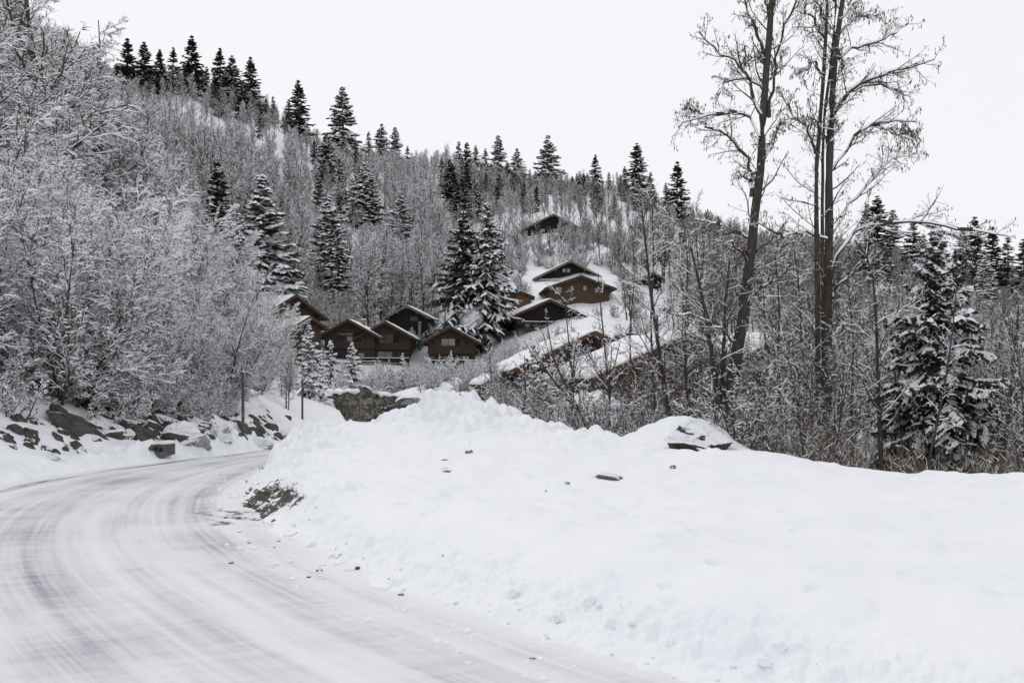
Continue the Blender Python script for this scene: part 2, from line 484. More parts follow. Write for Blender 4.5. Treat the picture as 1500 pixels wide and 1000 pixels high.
def mat_road():
    m, nt, b = mat('packed_snow_road', .5)
    uv = nd(nt, 'ShaderNodeUVMap', uv_map='UVMap')

    def mapped(sx, sy):
        mp = nt.nodes.new('ShaderNodeMapping'); mp.inputs['Scale'].default_value = (sx, sy, 1)
        nt.links.new(uv.outputs[0], mp.inputs[0]); return mp.outputs[0]
    nA, rA = noise_ramp(nt, mapped(1.1, .09), 1.0, [(.42, (0, 0, 0)), (.70, (1, 1, 1))], 4, .55, .3)     # broad wheel bands
    nB, rB = noise_ramp(nt, mapped(9, .16), 1.0, [(.36, (0, 0, 0)), (.66, (1, 1, 1))], 5, .65)            # fine streaks
    nC, rC = noise_ramp(nt, mapped(.55, .5), 1.0, [(.35, (0, 0, 0)), (.65, (1, 1, 1))], 6, .6)            # patches
    nD, rD = noise_ramp(nt, mapped(1.2, 6), 1.0, [(.40, (0, 0, 0)), (.70, (1, 1, 1))], 5, .65, .4)        # ripples across the road
    wv = nd(nt, 'ShaderNodeAttribute', attribute_name='wheel')
    def math_(op, a, c):
        n = nd(nt, 'ShaderNodeMath', operation=op)
        for i, q in enumerate((a, c)):
            if isinstance(q, (int, float)): n.inputs[i].default_value = q
            else: nt.links.new(q, n.inputs[i])
        return n.outputs[0]
    band = math_('ADD', math_('MULTIPLY', rA.outputs[0], .35), math_('MULTIPLY', wv.outputs['Fac'], .75))
    s = math_('MULTIPLY', band, math_('ADD', math_('MULTIPLY', rC.outputs[0], .75), .25))
    s = math_('MULTIPLY', s, math_('ADD', math_('MULTIPLY', rB.outputs[0], .75), .35))
    s = math_('MULTIPLY', s, math_('ADD', math_('MULTIPLY', rD.outputs[0], .45), .65))
    s = math_('MULTIPLY', s, 1.3)
    cr = nt.nodes.new('ShaderNodeValToRGB'); e = cr.color_ramp.elements
    e[0].position = .0; e[0].color = (.76, .76, .79, 1); e[1].position = .85; e[1].color = (.20, .205, .24, 1)
    q = e.new(.35); q.color = (.50, .505, .54, 1)
    nt.links.new(s, cr.inputs['Fac'])
    wet = nd(nt, 'ShaderNodeAttribute', attribute_name='bare')
    nE, rE = noise_ramp(nt, mapped(3, .5), 1.0, [(.40, (0, 0, 0)), (.55, (1, 1, 1))], 5, .6)
    mx = nd(nt, 'ShaderNodeMix', data_type='RGBA')
    nt.links.new(math_('MULTIPLY', wet.outputs['Fac'], rE.outputs[0]), mx.inputs['Factor'])
    nt.links.new(cr.outputs[0], mx.inputs['A']); mx.inputs['B'].default_value = (.04, .042, .047, 1)
    dt = nd(nt, 'ShaderNodeAttribute', attribute_name='dirt')
    tc = nt.nodes.new('ShaderNodeTexCoord')
    nG = nd(nt, 'ShaderNodeTexNoise', Scale=3.2, Detail=7, Roughness=.68); nt.links.new(tc.outputs['Object'], nG.inputs['Vector'])
    th = nd(nt, 'ShaderNodeMapRange'); th.inputs['From Min'].default_value = 1.0; th.inputs['From Max'].default_value = 1.06
    nt.links.new(math_('ADD', dt.outputs['Fac'], nG.outputs['Fac']), th.inputs['Value'])
    nH, rH = noise_ramp(nt, tc.outputs['Object'], 9, [(.3, (.025, .02, .015)), (.5, (.075, .063, .05)), (.72, (.30, .29, .28))], 8)
    m2 = nd(nt, 'ShaderNodeMix', data_type='RGBA'); nt.links.new(th.outputs[0], m2.inputs['Factor'])
    nt.links.new(mx.outputs['Result'], m2.inputs['A']); nt.links.new(rH.outputs[0], m2.inputs['B'])
    nt.links.new(m2.outputs['Result'], b.inputs['Base Color'])
    nF = nd(nt, 'ShaderNodeTexNoise', Scale=1, Detail=8, Roughness=.7); nt.links.new(mapped(22, 9), nF.inputs['Vector'])
    hs = math_('ADD', math_('MULTIPLY', nF.outputs['Fac'], .5), math_('MULTIPLY', nB.outputs['Fac'], .6))
    hs = math_('ADD', hs, math_('MULTIPLY', nD.outputs['Fac'], .5))
    bump(nt, b, hs, .5, .02)
    return m


def mat_rock(name='snowy_rock', thr=.45, c=((.022, .020, .018), (.075, .068, .06), (.13, .118, .105))):
    m, nt, b = mat(name, .85)
    tc = nt.nodes.new('ShaderNodeTexCoord'); gm = nt.nodes.new('ShaderNodeNewGeometry')
    n, r = noise_ramp(nt, tc.outputs['Object'], 2.6, [(.3, c[0]), (.5, c[1]), (.75, c[2])], 9, .68)
    sep = nt.nodes.new('ShaderNodeSeparateXYZ'); nt.links.new(gm.outputs['Normal'], sep.inputs[0])
    n2 = nd(nt, 'ShaderNodeTexNoise', Scale=2.2, Detail=5, Roughness=.6); nt.links.new(tc.outputs['Object'], n2.inputs['Vector'])
    a = nd(nt, 'ShaderNodeMath', operation='MULTIPLY_ADD'); nt.links.new(n2.outputs['Fac'], a.inputs[0]); a.inputs[1].default_value = .9
    nt.links.new(sep.outputs['Z'], a.inputs[2])
    mr = nd(nt, 'ShaderNodeMapRange'); mr.inputs['From Min'].default_value = thr + .5; mr.inputs['From Max'].default_value = thr + .56
    nt.links.new(a.outputs[0], mr.inputs['Value'])
    mx = nd(nt, 'ShaderNodeMix', data_type='RGBA'); nt.links.new(mr.outputs[0], mx.inputs['Factor'])
    nt.links.new(r.outputs[0], mx.inputs['A']); mx.inputs['B'].default_value = (*SNOWC, 1)
    nt.links.new(mx.outputs['Result'], b.inputs['Base Color'])
    n3 = nd(nt, 'ShaderNodeTexNoise', Scale=7, Detail=9, Roughness=.7); nt.links.new(tc.outputs['Object'], n3.inputs['Vector'])
    vc = nd(nt, 'ShaderNodeTexVoronoi', Scale=2.1, feature='DISTANCE_TO_EDGE'); av = nd(nt, 'ShaderNodeVectorMath', operation='ADD')
    sc_ = nd(nt, 'ShaderNodeVectorMath', operation='SCALE'); sc_.inputs['Scale'].default_value = .5
    nt.links.new(n2.outputs['Color'], sc_.inputs[0]); nt.links.new(tc.outputs['Object'], av.inputs[0]); nt.links.new(sc_.outputs[0], av.inputs[1]); nt.links.new(av.outputs[0], vc.inputs['Vector'])
    ck = nd(nt, 'ShaderNodeMapRange'); ck.inputs['From Max'].default_value = .05; ck.inputs['To Min'].default_value = -.35; ck.inputs['To Max'].default_value = 0
    nt.links.new(vc.outputs['Distance'], ck.inputs['Value'])
    sm = nd(nt, 'ShaderNodeMath', operation='ADD'); nt.links.new(ck.outputs[0], sm.inputs[0]); nt.links.new(n3.outputs['Fac'], sm.inputs[1])
    bump(nt, b, sm.outputs[0], .9, .08)
    return m


def mat_planks(name, c0, c1, pitch=.22, axis='Z'):
    m, nt, b = mat(name, .8)
    tc = nt.nodes.new('ShaderNodeTexCoord')
    w = nd(nt, 'ShaderNodeTexWave', Scale=.314 / pitch, Distortion=.0); w.bands_direction = axis; w.wave_profile = 'SAW'
    nt.links.new(tc.outputs['Object'], w.inputs['Vector'])
    mp = nt.nodes.new('ShaderNodeMapping'); mp.inputs['Scale'].default_value = (.5, .5, 5) if axis == 'Z' else (5, 5, .5)
    nt.links.new(tc.outputs['Object'], mp.inputs[0])
    n, r = noise_ramp(nt, mp.outputs[0], 1.6, [(.3, c0), (.7, c1)], 6)
    mr = nd(nt, 'ShaderNodeMapRange'); mr.inputs['From Min'].default_value = .0; mr.inputs['From Max'].default_value = .14
    mr.inputs['To Min'].default_value = .4
    nt.links.new(w.outputs['Fac'], mr.inputs['Value'])
    mx = nd(nt, 'ShaderNodeMix', data_type='RGBA', blend_type='MULTIPLY'); mx.inputs['Factor'].default_value = 1
    nt.links.new(r.outputs[0], mx.inputs['A']); nt.links.new(mr.outputs[0], mx.inputs['B'])
    nt.links.new(mx.outputs['Result'], b.inputs['Base Color'])
    bump(nt, b, w.outputs['Fac'], .4, .03)
    return m


def mat_stones():
    m, nt, b = mat('rubble_masonry', .9)
    tc = nt.nodes.new('ShaderNodeTexCoord')
    mp = nt.nodes.new('ShaderNodeMapping'); mp.inputs['Scale'].default_value = (2.2, 2.2, 3.6); nt.links.new(tc.outputs['Object'], mp.inputs[0])
    v1 = nd(nt, 'ShaderNodeTexVoronoi', Scale=1.0); v2 = nd(nt, 'ShaderNodeTexVoronoi', Scale=1.0, feature='DISTANCE_TO_EDGE')
    for v in (v1, v2): nt.links.new(mp.outputs[0], v.inputs['Vector'])
    r = nt.nodes.new('ShaderNodeValToRGB'); e = r.color_ramp.elements
    e[0].color = (.075, .066, .05, 1); e[1].color = (.30, .28, .24, 1)
    sp = nt.nodes.new('ShaderNodeSeparateColor'); nt.links.new(v1.outputs['Color'], sp.inputs[0]); nt.links.new(sp.outputs[0], r.inputs['Fac'])
    mr = nd(nt, 'ShaderNodeMapRange'); mr.inputs['From Max'].default_value = .09; mr.inputs['To Min'].default_value = .18
    nt.links.new(v2.outputs['Distance'], mr.inputs['Value'])
    mx = nd(nt, 'ShaderNodeMix', data_type='RGBA', blend_type='MULTIPLY'); mx.inputs['Factor'].default_value = 1
    nt.links.new(r.outputs[0], mx.inputs['A']); nt.links.new(mr.outputs[0], mx.inputs['B'])
    nt.links.new(mx.outputs['Result'], b.inputs['Base Color'])
    bump(nt, b, mr.outputs[0], .8, .06)
    return m


def glossy(name, col, rough, spec=.5, ior=1.5):
    m, nt, b = mat(name, rough); b.inputs['IOR'].default_value = ior
    b.inputs['Specular IOR Level'].default_value = spec
    n, r = noise_ramp(nt, None, 2, [(.3, tuple(c * .85 for c in col)), (.7, tuple(min(c * 1.15, 1) for c in col))])
    nt.links.new(r.outputs[0], b.inputs['Base Color'])
    return m


M_GROUND = mat_ground(); M_ROAD = mat_road()
M_ROCK = mat_rock('snowy_rock', .62); M_ROCKSNOW = mat_rock('deep_snowed_rock', .34); M_ROCKBARE = mat_rock('bare_rock', .95)
M_ICE = mat_rock('dirty_ice', -.35, ((.16, .15, .13), (.35, .34, .32), (.6, .6, .6)))
M_CLOD = mat_rock('frozen_dirt', .55, ((.05, .045, .038), (.17, .16, .14), (.38, .37, .35)))
M_WOOD_DARK = mat_planks('dark_log_wood', (.042, .027, .020), (.082, .055, .041))
M_WOOD_BLACK = mat_planks('blackened_boards', (.012, .008, .007), (.026, .018, .016), .2)
M_WOOD_MID = mat_planks('brown_boards', (.066, .041, .026), (.110, .069, .045))
M_WOOD_HONEY = mat_planks('honey_logs', (.16, .09, .042), (.24, .14, .07), .35)
M_WOOD_ORANGE = mat_planks('orange_boards', (.085, .042, .021), (.145, .072, .037), .2, 'X')
M_TRIM = simple('trim_wood', (.050, .032, .022), (.085, .054, .037), 4, .8, .2, .01)
M_TRIM_GREY = simple('weathered_trim', (.13, .105, .085), (.2, .165, .135), 4, .8, .2, .01)
M_ROOF = simple('roof_boards', (.035, .026, .02), (.06, .045, .035), 4, .85, .2, .01)
M_GLASS = glossy('window_glass', (.03, .036, .045), .06, .5, 2.3)
M_FRAME = simple('window_frame_wood', (.06, .033, .02), (.09, .05, .03), 4, .7, .1, .01)
M_STONES = mat_stones()
M_CARPAINT = glossy('dark_car_paint', (.008, .009, .012), .25, .6)
M_RUBBER = glossy('tyre_rubber', (.012, .012, .012), .8, .2)
M_LAMP = glossy('lamp_lens', (.55, .55, .56), .15, .6)
M_RED = glossy('red_lens', (.3, .015, .012), .2, .6)

# ------------------------------------------------------------------ ground, hillside, road
SOIL = [(-3.82, 14.7, .9, 2.0)]


def grid_mesh(name, th, r, matl, attr=True, zoff=0):
    TH, RR_ = np.meshgrid(th, r)
    X = (np.sin(TH) * RR_).ravel(); Y = (np.cos(TH) * RR_).ravel()
    Z = terrain(X, Y) + zoff
    V = np.stack([X, Y, Z], 1)
    nr, nt_ = TH.shape
    i = np.arange(nr - 1)[:, None] * nt_ + np.arange(nt_ - 1)[None]
    Q = np.stack([i, i + 1, i + nt_ + 1, i + nt_], -1).reshape(-1, 4)
    me = mesh_np(name, V, Q, None, [matl], True)
    if attr:
        dR = seg_dist(X, Y, RRs)
        s = np.zeros(len(X))
        for cx, cy, sx, sy in SOIL:
            c, sn_ = math.cos(.42), math.sin(.42)
            u = (X - cx) * c + (Y - cy) * sn_; v = -(X - cx) * sn_ + (Y - cy) * c
            s = np.maximum(s, .62 * np.exp(-((np.abs(u / sx)) ** 3 + (np.abs(v / sy)) ** 4)))
        # grit along the foot of the berm
        s = np.maximum(s, .235 * np.exp(-((dR - .12) / .5) ** 2) * (Y < 22))
        # undercut hollows in the heap: shade painted in as soil tone, plus dirt spots
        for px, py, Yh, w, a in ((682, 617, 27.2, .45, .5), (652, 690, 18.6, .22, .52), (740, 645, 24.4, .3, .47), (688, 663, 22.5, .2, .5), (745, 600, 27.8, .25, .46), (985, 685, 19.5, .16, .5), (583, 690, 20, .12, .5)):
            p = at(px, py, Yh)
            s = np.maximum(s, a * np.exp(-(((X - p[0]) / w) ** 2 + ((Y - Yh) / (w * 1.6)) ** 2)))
        a = me.attributes.new('soil_shade', 'FLOAT', 'POINT'); a.data.foreach_set('value', s.astype(np.float32))
    return me


DEG = math.pi / 180
thf = np.concatenate([np.linspace(-75, -31, 60)[:-1], np.linspace(-31, 31, 1050), np.linspace(31, 75, 60)[1:]]) * DEG
rf = np.concatenate([np.linspace(.8, 5, 26)[:-1], np.geomspace(5, 36, 560), np.geomspace(36, 48, 60)[1:]])
tag(link('snowy_ground', grid_mesh('snowy_ground', thf, rf, M_GROUND)), 'snow field with ploughed heaps beside the road', None, kind='structure')
thc = np.linspace(-75, 75, 420) * DEG
rc = np.geomspace(46, 440, 250)
tag(link('hillside', grid_mesh('hillside', thc, rc, M_SNOW, False, -.06)), 'snow-covered hillside under the woods', None, kind='structure')

NA = 520; NB = 40
rl = resample(RL, NA); rr = resample(RR, NA)
cen = (rl + rr) / 2
arc = np.concatenate([[0], np.cumsum(np.hypot(*np.diff(cen, axis=0).T))])
u = np.linspace(-.12, 1.12, NB)
V = rl[:, None] * (1 - u[None, :, None]) + rr[:, None] * u[None, :, None]
wid = np.hypot(*(rr - rl).T)
us = (u[None] - .5) * wid[:, None]
z = road_z(V[..., 1]) + .01 + fbm(V[..., 0] * .5, V[..., 1] * .5, 2) * .015
VV = np.concatenate([V, z[..., None]], -1).reshape(-1, 3)
i = np.arange(NA - 1)[:, None] * NB + np.arange(NB - 1)[None]
Q = np.stack([i, i + 1, i + NB + 1, i + NB], -1).reshape(-1, 4)
me = mesh_np('road', VV, Q, None, [M_ROAD], True)
uvl = me.uv_layers.new(name='UVMap')
uvv = np.stack([us, np.broadcast_to(arc[:, None], us.shape)], -1).reshape(-1, 2)
uvl.data.foreach_set('uv', uvv[Q.ravel()].astype(np.float32).ravel())
uu = np.broadcast_to(u[None], us.shape)
ww = .06 * np.sin(arc / 7)[:, None] + .05 * fbm(np.broadcast_to(arc[:, None] * .12, us.shape), us * .2 + 40, 3)
wheel = sum(a * np.exp(-(((uu + ww) - c) / s) ** 2) for c, s, a in ((.17, .07, .55), (.38, .075, .95), (.62, .06, .5), (.84, .06, .75), (.50, .02, .35), (.29, .02, .3), (.74, .015, .35)))
a = me.attributes.new('wheel', 'FLOAT', 'POINT'); a.data.foreach_set('value', wheel.ravel().astype(np.float32))
bare = np.exp(-((uu - .02) / .03) ** 2) * sstep(10, 14, V[..., 1]) * (.55 + .8 * fbm(V[..., 0] * .3, V[..., 1] * .3, 2)).clip(0, 1) * 2.6
a = me.attributes.new('bare', 'FLOAT', 'POINT'); a.data.foreach_set('value', bare.clip(0, 1).ravel().astype(np.float32))
X_, Y_ = V[..., 0].ravel(), V[..., 1].ravel()
c_, s_ = math.cos(.42), math.sin(.42)
u_ = (X_ + 4.05) * c_ + (Y_ - 14.2) * s_; v_ = -(X_ + 4.05) * s_ + (Y_ - 14.2) * c_
dirt = .50 * np.exp(-((np.abs(u_ / .75)) ** 3 + (np.abs(v_ / 1.7)) ** 4))
dirt = np.maximum(dirt, .27 * np.exp(-((uu.ravel() - 1.0) / .07) ** 2) * (Y_ < 22))
a = me.attributes.new('dirt', 'FLOAT', 'POINT'); a.data.foreach_set('value', dirt.astype(np.float32))
tag(link('road', me), 'snow-packed mountain road with wheel tracks bending right', None, kind='structure')

# crumbs of snow thrown along the berm: nobody could count them
acc = Acc()
ico = None


def blob(n=5, seed=0, cuts=10, amp=.18, stretch=(1, 1, 1), cutd=(.55, .95)):
    """an angular boulder: a cube-sphere clipped by random planes, roughened with noise"""
    r = np.random.default_rng(seed)
    g = np.linspace(-1, 1, n)
    faces = []; verts = []
    for ax in range(3):
        for s in (-1, 1):
            A, B = np.meshgrid(g, g); C = np.full_like(A, s)
            p = [None] * 3; p[ax] = C; p[(ax + 1) % 3] = A if s > 0 else B; p[(ax + 2) % 3] = B if s > 0 else A
            base = len(verts) * n * n
            verts.append(np.stack(p, -1).reshape(-1, 3))
            i = np.arange(n - 1)[:, None] * n + np.arange(n - 1)[None]
            faces.append(np.stack([i, i + 1, i + n + 1, i + n], -1).reshape(-1, 4) + base)
    V = np.concatenate(verts); Q = np.concatenate(faces)
    key = np.round(V * 1e4).astype(int); _, first, inv = np.unique(key, axis=0, return_index=True, return_inverse=True)
    V = V[first]; Q = inv.reshape(-1)[Q]
    V = nrm(V)
    for _ in range(cuts):
        nn = nrm(r.normal(size=3)); d = r.uniform(*cutd)
        ex = np.maximum(V @ nn - d, 0)
        V = V - ex[:, None] * nn
    off = r.random(3) * 50
    if n > 4:
        dsp = np.array([mnoise.fractal(Vector(v * 1.6 + off), 1, 2, 4) for v in V])
        V = V * (1 + amp * dsp[:, None])
    else:
        V = V * (1 + amp * (r.random(len(V)) - .5)[:, None])
    return V * np.array(stretch), Q


N = 900
ii = rng.integers(0, len(rr) - 200, N * 3)
cr_n = 0
for k in ii:
    p = rr[k] + rng.normal(size=2) * np.array((.35, .35))
    if not (5 < p[1] < 24) or cr_n > N: continue
    s = .008 + .03 * rng.random() ** 3
    V_, Q_ = blob(3, int(rng.integers(1e6)), 4, .3)
    zz = max(tz(p[0], p[1]), road_z(p[1]))
    acc.add(V_ * s * np.array((1, 1, .8)) + np.array((p[0], p[1], zz + s * .35)), Q_, 0 if rng.random() < .9 else 1, True)
    cr_n += 1
tag(link('snow_crumbs', acc.mesh('snow_crumbs', [M_SNOW, M_CLOD])), 'crumbs of snow and grit strewn along the road edge', 'snow crumbs', kind='stuff')


# ------------------------------------------------------------------ world, sun, camera
def lighting():
    w = bpy.data.worlds.new('World'); SC.world = w; w.use_nodes = True
    nt = w.node_tree; bg = nt.nodes['Background']
    sky = nt.nodes.new('ShaderNodeTexSky'); sky.sky_type = 'NISHITA'; sky.sun_disc = False
    sky.sun_elevation = math.radians(52); sky.sun_rotation = math.radians(-40)
    sky.air_density = 1.0; sky.dust_density = 4.0; sky.ozone_density = 1.0; sky.altitude = 1000
    hs = nd(nt, 'ShaderNodeHueSaturation', Saturation=.12); nt.links.new(sky.outputs[0], hs.inputs['Color'])
    mx = nd(nt, 'ShaderNodeMix', data_type='RGBA'); mx.inputs['Factor'].default_value = .93      # a closed cloud deck
    nt.links.new(hs.outputs[0], mx.inputs['A']); mx.inputs['B'].default_value = (9.4, 9.47, 9.78, 1)
    nt.links.new(mx.outputs['Result'], bg.inputs['Color']); bg.inputs['Strength'].default_value = .1
    s = bpy.data.lights.new('sun', 'SUN'); s.energy = .55; s.angle = math.radians(22); s.color = (1, .97, .93)
    o = bpy.data.objects.new('sun', s); COL.objects.link(o)
    el, az = math.radians(52), math.radians(-40)
    d = Vector((math.sin(az) * math.cos(el), math.cos(az) * math.cos(el), math.sin(el)))
    o.rotation_euler = d.to_track_quat('Z', 'Y').to_euler(); o.location = (0, 0, 60)
    c = bpy.data.cameras.new('camera'); c.lens = 35; c.sensor_width = 36; c.clip_end = 2000; c.clip_start = .05
    c.shift_y = (HOR - 500) / 1500
    co = bpy.data.objects.new('camera', c); COL.objects.link(co); co.location = (0, 0, EYE); co.rotation_euler = (math.pi / 2, 0, 0)
    SC.camera = co
    SC.view_settings.view_transform = 'Standard'; SC.view_settings.look = 'None'
    SC.view_settings.exposure = 0; SC.view_settings.gamma = 1
    SC.render.engine = 'CYCLES'
    SC.cycles.use_denoising = True; SC.cycles.denoiser = 'OPENIMAGEDENOISE'; SC.cycles.denoising_input_passes = 'RGB_ALBEDO_NORMAL'; SC.cycles.denoising_prefilter = 'ACCURATE'
    SC.cycles.max_bounces = 5; SC.cycles.diffuse_bounces = 3; SC.cycles.glossy_bounces = 2; SC.cycles.volume_bounces = 2
    SC.cycles.use_adaptive_sampling = True; SC.cycles.adaptive_threshold = .02
    SC.cycles.pixel_filter_type = 'BLACKMAN_HARRIS'


lighting()


# ------------------------------------------------------------------ trees
def path1(pts, n=10):
    """smooth polyline through pts (k,3) as (1,n,3)"""
    pts = np.array(pts, float); k = len(pts)
    d = np.concatenate([[0], np.cumsum(np.linalg.norm(np.diff(pts, axis=0), axis=1))])
    t = np.linspace(0, d[-1], n * 4)
    Q_ = np.stack([np.interp(t, d, pts[:, i]) for i in range(3)], 1)
    for _ in range(n // 2):
        Q_[1:-1] = (Q_[:-2] + 2 * Q_[1:-1] + Q_[2:]) / 4
    return np.stack([np.interp(np.linspace(0, d[-1], n), t, Q_[:, i]) for i in range(3)], 1)[None]


def straight_stems(n, h, lean, spread=.3, k=9, wob=.05, r0=.06, leandir=None, up=.5):
    P = np.zeros((n, k, 3)); a = rng.random(n) * 2 * np.pi
    P[:, 0, 0] = np.cos(a) * spread * rng.random(n); P[:, 0, 1] = np.sin(a) * spread * rng.random(n); P[:, 0, 2] = -.25
    tilt = np.radians(lean * (.25 + .9 * rng.random(n)))
    d = np.stack([np.cos(a) * np.sin(tilt), np.sin(a) * np.sin(tilt), np.cos(tilt)], 1)
    if leandir is not None:
        d = nrm(d + np.array(leandir))
    L = h * (.7 + .45 * rng.random(n)) / (k - 1)
    for i in range(1, k):
        d = nrm(d + rng.normal(size=(n, 3)) * wob + np.array((0, 0, up / (k - 1))))
        P[:, i] = P[:, i - 1] + d * L[:, None]
    R = r0 * (.7 + .5 * rng.random(n))[:, None] * np.linspace(1, .12, k)[None]
    return P, R


def far_bare(name, h, snow, prob, twig_r=.014, nl=24, nt=9, ns=4, mats=None, single=True, spread=1.0, up=.6):
    """one bare tree of the hillside: upright stem, rising limbs, fine snow-lined twigs"""
    a = Acc()
    P, R = straight_stems(1, h, 4, .05, 9, .03, h * .0125, up=.3)
    round_tubes(a, P, R, 6, 0)
    L1, R1 = grow(P, R, nl, .2, .98, h * .27 * spread, 40, 5, up, .12, .55, .06, twig_r, lent=.62)
    twig_tubes(a, L1, R1, snow, prob, 0)
    L2, R2 = grow(L1, R1, nt, .15, 1, lens(L1) * .45, 42, 4, .18, .2, .7, .03, twig_r * .8, flat=.3)
    twig_tubes(a, L2, R2, snow * .9, prob, 2)
    L3, R3 = grow(L2, R2, ns, .2, 1, lens(L2) * .5, 40, 3, .0, .2, .8, .02, twig_r * .62, flat=.4)
    twig_tubes(a, L3, R3, snow * .8, prob, 2)
    return a.mesh(name, mats or [M_BARK2, M_TWIGSNOW, M_TWIGFAR])


def alder_bush(h, nstem, lean, leandir, snow=.030, prob=.92, nb=15, nt=9, ns=5, r0=.05, tw=1.0, tm=None):
    """near alder clump: (stems mesh, crown mesh)"""
    s = Acc(); c = Acc()
    P, R = straight_stems(nstem, h, lean, .55, 10, .05, r0, leandir, .25)
    round_tubes(s, P, R, 7, 0)
    L1, R1 = grow(P, R, nb, .05, .98, lens(P) * .29, 42, 6, .35, .13, .55, .03, .009 * tw, flat=.25, lent=.35)
    twig_tubes(c, L1, R1, snow, prob, 0)
    L2, R2 = grow(L1, R1, nt, .12, 1, lens(L1) * .42, 42, 4, .05, .16, .65, .015, .0065 * tw, flat=.5)
    twig_tubes(c, L2, R2, snow * .85, prob, 2)
    L3, R3 = grow(L2, R2, ns, .15, 1, lens(L2) * .48, 42, 3, -.08, .18, .8, .01, .005 * tw, flat=.5)
    twig_tubes(c, L3, R3, snow * .7, prob, 2)
    return s.mesh('alder_stems', [M_BARK]), c.mesh('alder_crown', [M_BARK, M_TWIGSNOW, tm or M_TWIG])


def conifer(h, wid, nwh, per, nf, snow, prob, droop=-.55, detail=1, needle=None, r0=None, gap=.12, flatw=1.0, base=.04):
    """spruce: (trunk mesh, crown mesh); drooping whorled boughs with needle fronds, snow lying on top"""
    t = Acc(); c = Acc()
    P = np.zeros((1, 8, 3)); P[0, :, 2] = np.linspace(-.3, h, 8); P[0, 1:-1, :2] = rng.normal(size=(6, 2)) * h * .004
    R = (r0 or h * .014) * np.linspace(1, .06, 8)[None]
    round_tubes(t, P, R, 8, 0)
    zt = np.repeat(np.linspace(base, .985, nwh) ** .92, per) + rng.normal(size=nwh * per) * 1.1 / nwh
    zt = np.clip(zt, base * .6, .99)
    keep = rng.random(len(zt)) > gap
    zt = zt[keep]; M = len(zt)
    az = np.tile(np.arange(per) * 2 * np.pi / per, nwh)[keep] + np.repeat(rng.random(nwh) * 6.3, per)[keep] + rng.normal(size=M) * .35
    prof = np.minimum((1 - zt) ** .86, .35 + 2.2 * zt) * wid * (.62 + .55 * rng.random(M)) + .02 * h * .3
    k = 6
    p = np.zeros((M, k, 3)); p[:, 0, 2] = zt * h
    p[:, 0, :2] = 0
    elev = np.radians(8 + 38 * zt ** 2 - 22 * (1 - zt)) + rng.normal(size=M) * .16
    d = np.stack([np.cos(az) * np.cos(elev), np.sin(az) * np.cos(elev), np.sin(elev)], 1)
    st = prof / (k - 1)
    for i in range(1, k):
        d = nrm(d + np.array((0, 0, 1)) * (droop * (1 - .7 * zt) * (.30 if i < 4 else -.32))[:, None] + rng.normal(size=(M, 3)) * .05)
        p[:, i] = p[:, i - 1] + d * st[:, None]
    br = np.maximum(prof * .014, .008)[:, None] * np.linspace(1, .4, k)[None]
    fw = h * .0062 * flatw
    twig_tubes(c, p, np.maximum(br, fw * .8 * np.linspace(.5, 1, k)[None]), snow, prob, 2, 1, 1.2, .1)
    # lateral fronds in the plane of the bough
    idx = np.repeat(np.arange(M), nf); n = len(idx)
    tt = .12 + .88 * (np.tile(np.arange(nf), M) + rng.random(n)) / nf
    o, dd, _ = interp_path(p, br, idx, tt)
    side = nrm(np.cross(dd, np.array((0, 0, 1.)))) * np.where(rng.random(n) < .5, 1, -1)[:, None]
    fl = (prof[idx] * .40 * (1.02 - tt * .62) + h * .008) * (.6 + .6 * rng.random(n))
    kk = 4 if detail > 1 else 3
    q = np.zeros((n, kk, 3)); q[:, 0] = o
    fd = nrm(dd * .75 + side * (.95 + .3 * rng.random(n))[:, None] + np.array((0, 0, -.22)))
    for i in range(1, kk):
        fd = nrm(fd + np.array((0, 0, -.18)) + rng.normal(size=(n, 3)) * .06)
        q[:, i] = q[:, i - 1] + fd * (fl / (kk - 1))[:, None]
    fr = fw * np.array([.8, 1.1, .3] if kk == 3 else [.7, 1.1, .9, .25])[None] * (.7 + .6 * rng.random(n))[:, None]
    twig_tubes(c, q, fr, snow * .9, prob * .9, 2, 1, 2.0, .1)
    if detail > 1:
        # hanging and side sprigs with needles
        s1, r1 = grow(q, fr, 7, .1, 1, fl * .42, 48, 3, -.25, .12, .55, 1, fw * .35, flat=.65)
        twig_tubes(c, s1, r1, snow * .7, prob * .75, 2, 1, 1.8, .1)
        s2, r2 = grow(p, br, 16, .1, 1, prof * .14, 60, 3, -.8, .15, .9, 1, fw * .35)
        twig_tubes(c, s2, r2, snow * .5, prob * .4, 2, 1, 1.5, .1)
    else:
        s2, r2 = grow(p, np.maximum(br, fw), 5, .1, 1, prof * .16, 60, 3, -.9, .15, .8, 1, fw * .6)
        twig_tubes(c, s2, r2, snow * .5, prob * .3, 2, 1, 1.6, .1)
    nm = needle or M_NEEDLE
    return t.mesh('spruce_trunk', [M_BARK2]), c.mesh('spruce_crown', [M_BARK2, M_TWIGSNOW, nm])


def two_part(name, meshes, label, cat, loc, rz=0, scale=1, group=None, parts=('trunk', 'crown')):
    t = thing(name, label, cat, loc, rz, group); t.scale = (scale,) * 3 if np.isscalar(scale) else scale
    for pn, m in zip(parts, meshes):
        link(pn, m, t)
    return t


